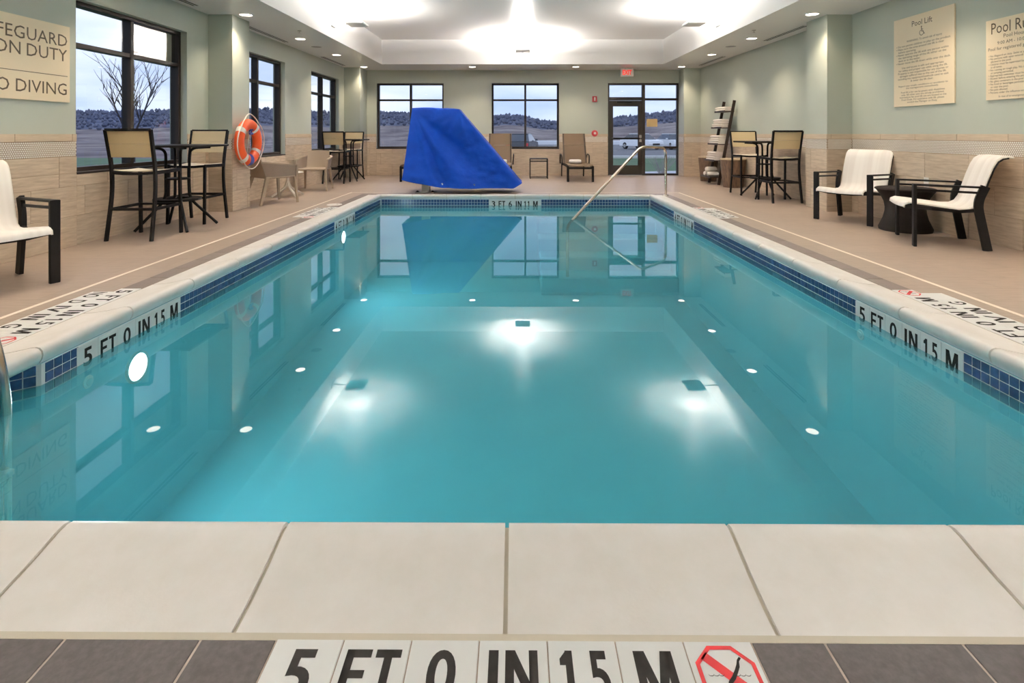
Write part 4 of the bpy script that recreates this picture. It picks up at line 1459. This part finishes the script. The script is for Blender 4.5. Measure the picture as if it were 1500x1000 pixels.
bm = bmesh.new(); bm.from_mesh(me); bmesh.ops.remove_doubles(bm, verts=bm.verts, dist=.0008); bmesh.ops.recalc_face_normals(bm, faces=bm.faces); bm.to_mesh(me); bm.free()
me.polygons.foreach_set('use_smooth', [True] * len(me.polygons))
place(me, 'fabric', 'blue_cloth', cv)
hem = [rows[-1][k] + Vector((0, 0, .006)) for k in range(0, NB, 2)]
MB().tube(hem, .008, 6, closed=True).build('hem', 'blue_cloth', cv, 60)
for (gx, gz) in ((-1.42, .145), (-.78, .115)):
    kk = min((k for k in range(NB) if rows[-1][k].y < 10.4), key=lambda k: abs(rows[-3][k].x - gx))
    p = rows[-3][kk]
    MB().lathe([(.008, -.004), (.018, -.004), (.018, .002), (.008, .002), (.008, -.004)], 14, (p.x, p.y - .004, p.z), 'y').build('grommet', 'steel', cv)

# ------------------------------------------------------------------ pool handrail, ladder, skimmer lid, life ring
t = thing('pool_handrail', 'brushed steel handrail slanting from the deck corner into the pool', 'handrail', (0, 0, 0))
pa = fillet([(2.835, 9.91, 0), (2.835, 9.91, .90), (2.24, 9.36, .935), (.90, 8.13, -.16), (.80, 8.04, -.245), (.80, 8.04, -1.02)], .16, 8)
MB().tube(pa, .0235, 14).build('rail', 'steel', t, 60)
MB().lathe([(.024, .02), (.05, .016), (.056, 0)], 24, (2.835, 9.91, 0)).build('escutcheon', 'steel', t, 50)
t = thing('pool_ladder', 'chrome pool ladder at the left edge of the pool', 'ladder', (0, 0, 0))
for y in (2.46, 2.05):
    pa = fillet([(-3.02, y, 0), (-3.02, y, .72), (-2.62, y, .74), (-2.395, y, .0), (-2.395, y, -1.25)], .20, 8)
    MB().tube(pa, .022, 12).build('rail', 'steel', t, 60)
    MB().lathe([(.023, .02), (.05, .016), (.056, 0)], 20, (-3.02, y, 0)).build('escutcheon', 'steel', t, 50)
for z in (-.42, -.70, -.98):
    MB().bbox(-2.44, -2.35, 2.05, 2.46, z - .02, z + .01, .006).build('tread', 'white_plastic', t)
t = thing('skimmer_lid', 'white round skimmer lid on the left deck', 'lid', (-2.955, 8.58, 0))
MB().lathe([(0, .010), (.105, .010), (.118, .007), (.124, 0)], 32).build('cover', 'pale_plastic', t, 40)
MB().lathe([(.010, .0105), (.016, .0105), (.016, .0115), (.010, .0115), (.010, .0105)], 12, (.05, 0, 0)).build('finger_hole', 'slot_dark', t)

t = thing('life_ring', 'orange life ring with white bands and rope on the left column', 'life ring', (-4.115, 8.09, 1.03))
R, r = .272, .088
def tor(a0, a1, rr, n, name, m):
    rows = []
    for i in range(n + 1):
        a = a0 + (a1 - a0) * i / n
        rows.append([((rr*.75)*math.sin(2*PI*k/16), (R + rr*math.cos(2*PI*k/16))*math.cos(a), (R + rr*math.cos(2*PI*k/16))*math.sin(a)) for k in range(17)])
    b = MB().sheet(rows)
    b.build(name, m, t, 80)
tor(0, 2*PI, r, 64, 'ring_body', 'orange')
for k in range(4):
    a = PI*.30 + k*PI/2
    tor(a - .12, a + .12, r*1.035, 8, 'reflective_band', 'white_band')
rp_ = []
for k in range(64):
    a = 2*PI*k/64
    ph = ((a - PI*.30) / (PI/2)) % 1.0
    rad = R + r + .012 + .038 * math.sin(PI * ph) + (.03*math.exp(-((a - PI*.55)/.25)**2))
    rp_.append((.045, rad*math.cos(a), rad*math.sin(a)))
MB().tube(rp_, .0085, 6, closed=True).build('grab_rope', 'white_band', t, 60)
kn = [(.03 + .02*math.cos(k*1.7), .02 + .045*math.sin(k*1.1), .16 + .04*math.cos(k*.83)) for k in range(28)]
MB().tube(kn, .008, 5).build('rope_coil', 'rope_blue', t, 60)
tor(-PI*.56, -PI*.44, r*1.02, 8, 'blue_patch', 'rope_blue')
MB().tube([(-.10, 0, .30), (-.02, 0, .19), (.03, 0, .20)], .008, 6).build('wall_hook', 'steel', t)
MB().tube([(.02, .0, .17), (-.01, .02, 0), (-.03, .0, -.2)], .006, 6).build('hanging_line', 'white_band', t)

# ------------------------------------------------------------------ outdoors
def strip(name, m, pts, z, label, cat, kind=None):
    o = MB().add([(x, y, z) for x, y in pts], [tuple(range(len(pts)))]).build(name, m)
    if kind == 'structure':
        o['kind'] = 'structure'
    else:
        tag(o, label, cat, kind=kind)
    return o
GZ = -.30
gz = GZ - .25
gnd = MB()
for (a, b, c, d) in ((-300, XL - .2, -20, YB + 300), (XR + .2, 300, -20, YB + 300), (XL - .2, XR + .2, YB + .2, YB + 300)):
    gnd.add([(a, c, gz), (b, c, gz), (b, d, gz), (a, d, gz)], [(0, 1, 2, 3)])
gnd.build('ground', 'field', kind='structure')
strip('lawn', 'lawn', [(-14, 16.5), (30, 16.5), (40, 34), (-20, 34)], GZ - .10, '', '', 'structure')
strip('gravel_bed', 'gravel', [(-8, YB + .3), (14, YB + .3), (14, 19.5), (7, 20.8), (4, 19.8), (-8, 18.0)], GZ + .02, '', '', 'structure')
strip('parking_lot', 'asphalt', [(-3, 34), (60, 34), (60, 74), (-6, 74)], GZ - .05, '', '', 'structure')
strip('lawn_strip', 'lawn', [(XL - 40, -6), (XL - .4, -6), (XL - .4, 30), (XL - 40, 40)], GZ - .20, '', '', 'structure')
kb = MB().bbox(-3, 60, 33.6, 34.0, GZ - .2, GZ + .06, .02).build('kerb', 'concrete', kind='structure')
kb2 = MB().bbox(-6, 60, 74, 75.0, GZ - .2, GZ + .5, .05).build('kerb', 'snow', kind='structure')

# rolling wooded hills round the back and left
def ridge_px(az):
    pts = [(-70, 34), (-45, 32), (-40, 31), (-33, 33), (-26, 35), (-19, 30), (-14, 30), (-9, 27), (-3, 22), (-1, 26), (1, 24), (3, 16), (5.5, 17), (9, 19), (12, 23), (15, 28), (18, 34), (25, 36), (45, 30)]
    for i in range(len(pts) - 1):
        if pts[i][0] <= az <= pts[i+1][0]:
            f = (az - pts[i][0]) / (pts[i+1][0] - pts[i][0])
            return pts[i][1] * (1 - f) + pts[i+1][1] * f
    return 30
NA, NR = 460, 46
rows = []
for j in range(NR + 1):
    f = j / NR
    r_ = 90 * (380 / 90) ** f
    row = []
    for i in range(NA + 1):
        az = -72 + 112 * i / NA
        a = math.radians(az)
        top = ridge_px(az) / F * 380 * math.cos(a) + H
        base = GZ - .6 - (5.5 if az < -5 else 0) * min(1, max(0, (-az - 5) / 15)) * (1 - f) ** 1.2
        x, y = r_ * math.sin(a), r_ * math.cos(a)
        k = f ** 1.6
        z = base + (top - base) * k
        z += (noise.noise(Vector((x * .02, y * .02, 0))) * 1.2 + noise.noise(Vector((x * .11, y * .11, 3))) * .9) * (.15 + .85 * f) * k
        if f > .80:
            z += (.4*noise.noise(Vector((az * 2.0, j * .9, 7))) + 1.0*noise.noise(Vector((az * 9, j, 2)))) * 1.1 * (f - .8) / .2
        row.append((x, y, z))
    rows.append(row)
h1 = MB().sheet(rows[:int(NR*.55)]).build('hill_field', 'field', smooth=60, kind='structure')
h2 = MB().sheet(rows[int(NR*.55) - 1:]).build('hill_woods', 'hazy_woods', smooth=60, kind='structure')

# woodland standing on the hills
random.seed(3)
wd_ = MB()
for q in range(8000):
    i = random.randrange(2, NA - 2)
    j = min(NR, int(NR * (.52 + .48 * random.random() ** .7)))
    p = Vector(rows[j][i]) + Vector((random.uniform(-2, 2), random.uniform(-2, 2), 0))
    h_ = random.uniform(.9, 2.2) * (.5 + j / NR * .6); w_ = h_ * random.uniform(.35, .6)
    wd_.add([(p.x - w_, p.y, p.z + h_*.4), (p.x, p.y - w_, p.z + h_*.4), (p.x + w_, p.y, p.z + h_*.4), (p.x, p.y + w_, p.z + h_*.4), (p.x, p.y, p.z + h_), (p.x, p.y, p.z - .6)],
            [(0, 1, 4), (1, 2, 4), (2, 3, 4), (3, 0, 4), (1, 0, 5), (2, 1, 5), (3, 2, 5), (0, 3, 5)])
wo = wd_.build('woodland', 'hazy_woods')
tag(wo, 'haze-tinted bluish grey leafless woodland covering the distant hills', 'trees', kind='stuff')

# bare tree outside the near left window
tr = thing('bare_tree', 'bare leafless young tree outside the near left window', 'tree', (-10.7, 14.6, GZ - .2))
random.seed(11)
tk = MB()
def branch(p, d, L, r, depth):
    n = 5
    pts = [Vector(p)]
    dd = Vector(d)
    for i in range(n):
        dd = (dd + Vector((random.uniform(-.10, .10), random.uniform(-.10, .10), .05))).normalized()
        pts.append(pts[-1] + dd * L / n)
    tw.tube(pts, r, 5, scale=[1 - .7*i/n for i in range(n + 1)])
    if depth == 0: return
    for k in range(5 if depth > 1 else 4):
        i = random.choice((2, 3, 4, 5))
        side = Vector((random.uniform(-1, 1), random.uniform(-1, 1), 0)).normalized()
        branch(pts[i], (dd + side * .75 + Vector((0, 0, .25))).normalized(), L * random.uniform(.45, .62), r * .5, depth - 1)
tk.tube([(0, 0, 0), (.03, 0, .8), (0, .03, 1.6)], .07, 8).build('trunk', 'twig', tr)
for k in range(6):
    tw = MB()
    a = k * 2*PI/6
    branch((0, .03, 1.5 - .05*k), Vector((math.cos(a)*.42, math.sin(a)*.42, 1)).normalized(), 1.55, .03, 2)
    tw.build('branch', 'twig', tr)
# low winter shrub by the gravel, beyond the sidelight
sh = thing('winter_shrub', 'low bare shrub in the gravel outside the door sidelight', 'shrub', (4.9, 17.6, GZ))
tw = MB()
random.seed(5)
for k in range(70):
    a = random.uniform(0, 2*PI); q = random.uniform(.25, .9)
    tw.tube([(0, 0, 0), (.25*math.cos(a)*q, .25*math.sin(a)*q, .3), (.55*math.cos(a)*q, .55*math.sin(a)*q, .55 + .2*random.random())], .003, 4)
tw.build('stems', 'dry_grass', sh, kind='stuff')

# cars in the parking lot
def car(label, loc, rz, paint):
    t = thing('parked_car', label, 'car', loc, rz, 'cars in the parking lot')
    body = [(-2.2, .32), (-2.25, .55), (-2.18, .85), (-1.3, .95), (1.45, .98), (2.15, .92), (2.22, .6), (2.2, .32)]
    cab = [(-1.30, .94), (-.55, 1.44), (.2, 1.50), (1.1, 1.46), (1.85, .97)]
    def shell(pts, w0, w1, z0, z1, name, m):
        b = MB()
        n = len(pts)
        def wdt(z): return w0 + (w1 - w0) * max(0, min(1, (z - z0) / (z1 - z0)))
        vs = [(-wdt(z), y, z) for y, z in pts] + [(wdt(z), y, z) for y, z in pts]
        b.add(vs, [tuple(range(n)), tuple(range(n, 2*n))] + [(i, (i+1) % n, n+(i+1) % n, n+i) for i in range(n)])
        return b.build(name, m, t)
    shell(body, .90, .84, .5, 1.0, 'body', paint)
    shell(cab, .82, .60, .95, 1.5, 'cabin_glass', 'car_glass')
    MB().bbox(-.62, .62, -.50, 1.08, 1.455, 1.52, .03).build('roof', paint, t)
    for s in (-1, 1):
        for y in (-1.38, 1.38):
            wh = MB().lathe([(0, -.10), (.20, -.10), (.33, -.09), (.33, .09), (.20, .10), (0, .10)], 20, (s*.80, y, .33), 'x').build('wheel', 'rubber', t, 40)
            MB().lathe([(0, .11*s), (.19, .105*s)], 14, (s*.80, y, .33), 'x').build('hubcap', 'grey_metal', wh)
        MB().bbox(s*.62 - .18, s*.62 + .18, -2.22, -2.12, .62, .78, .02).build('headlight', 'car_light', t)
        MB().bbox(s*.66 - .14, s*.66 + .14, 2.13, 2.23, .62, .84, .02).build('tail_light', 'car_red', t)
        MB().bbox(s*.95 - .09, s*.95 + .09, -.86, -.72, .98, 1.10, .02).build('side_mirror', paint, t)
    MB().bbox(-.42, .42, -2.27, -2.19, .42, .60, .02).build('grille', 'rubber', t)
car('white parked car seen through the exit door glass', (12.3, 51.5, GZ - .04), .45, 'car_white')
car('white parked car seen through the sidelight beside the door', (15.4, 51.5, GZ - .04), .15, 'car_white')
car('dark parked car with red tail lights outside the back window', (.55, 39.5, GZ - .04), PI*.94, 'car_grey')
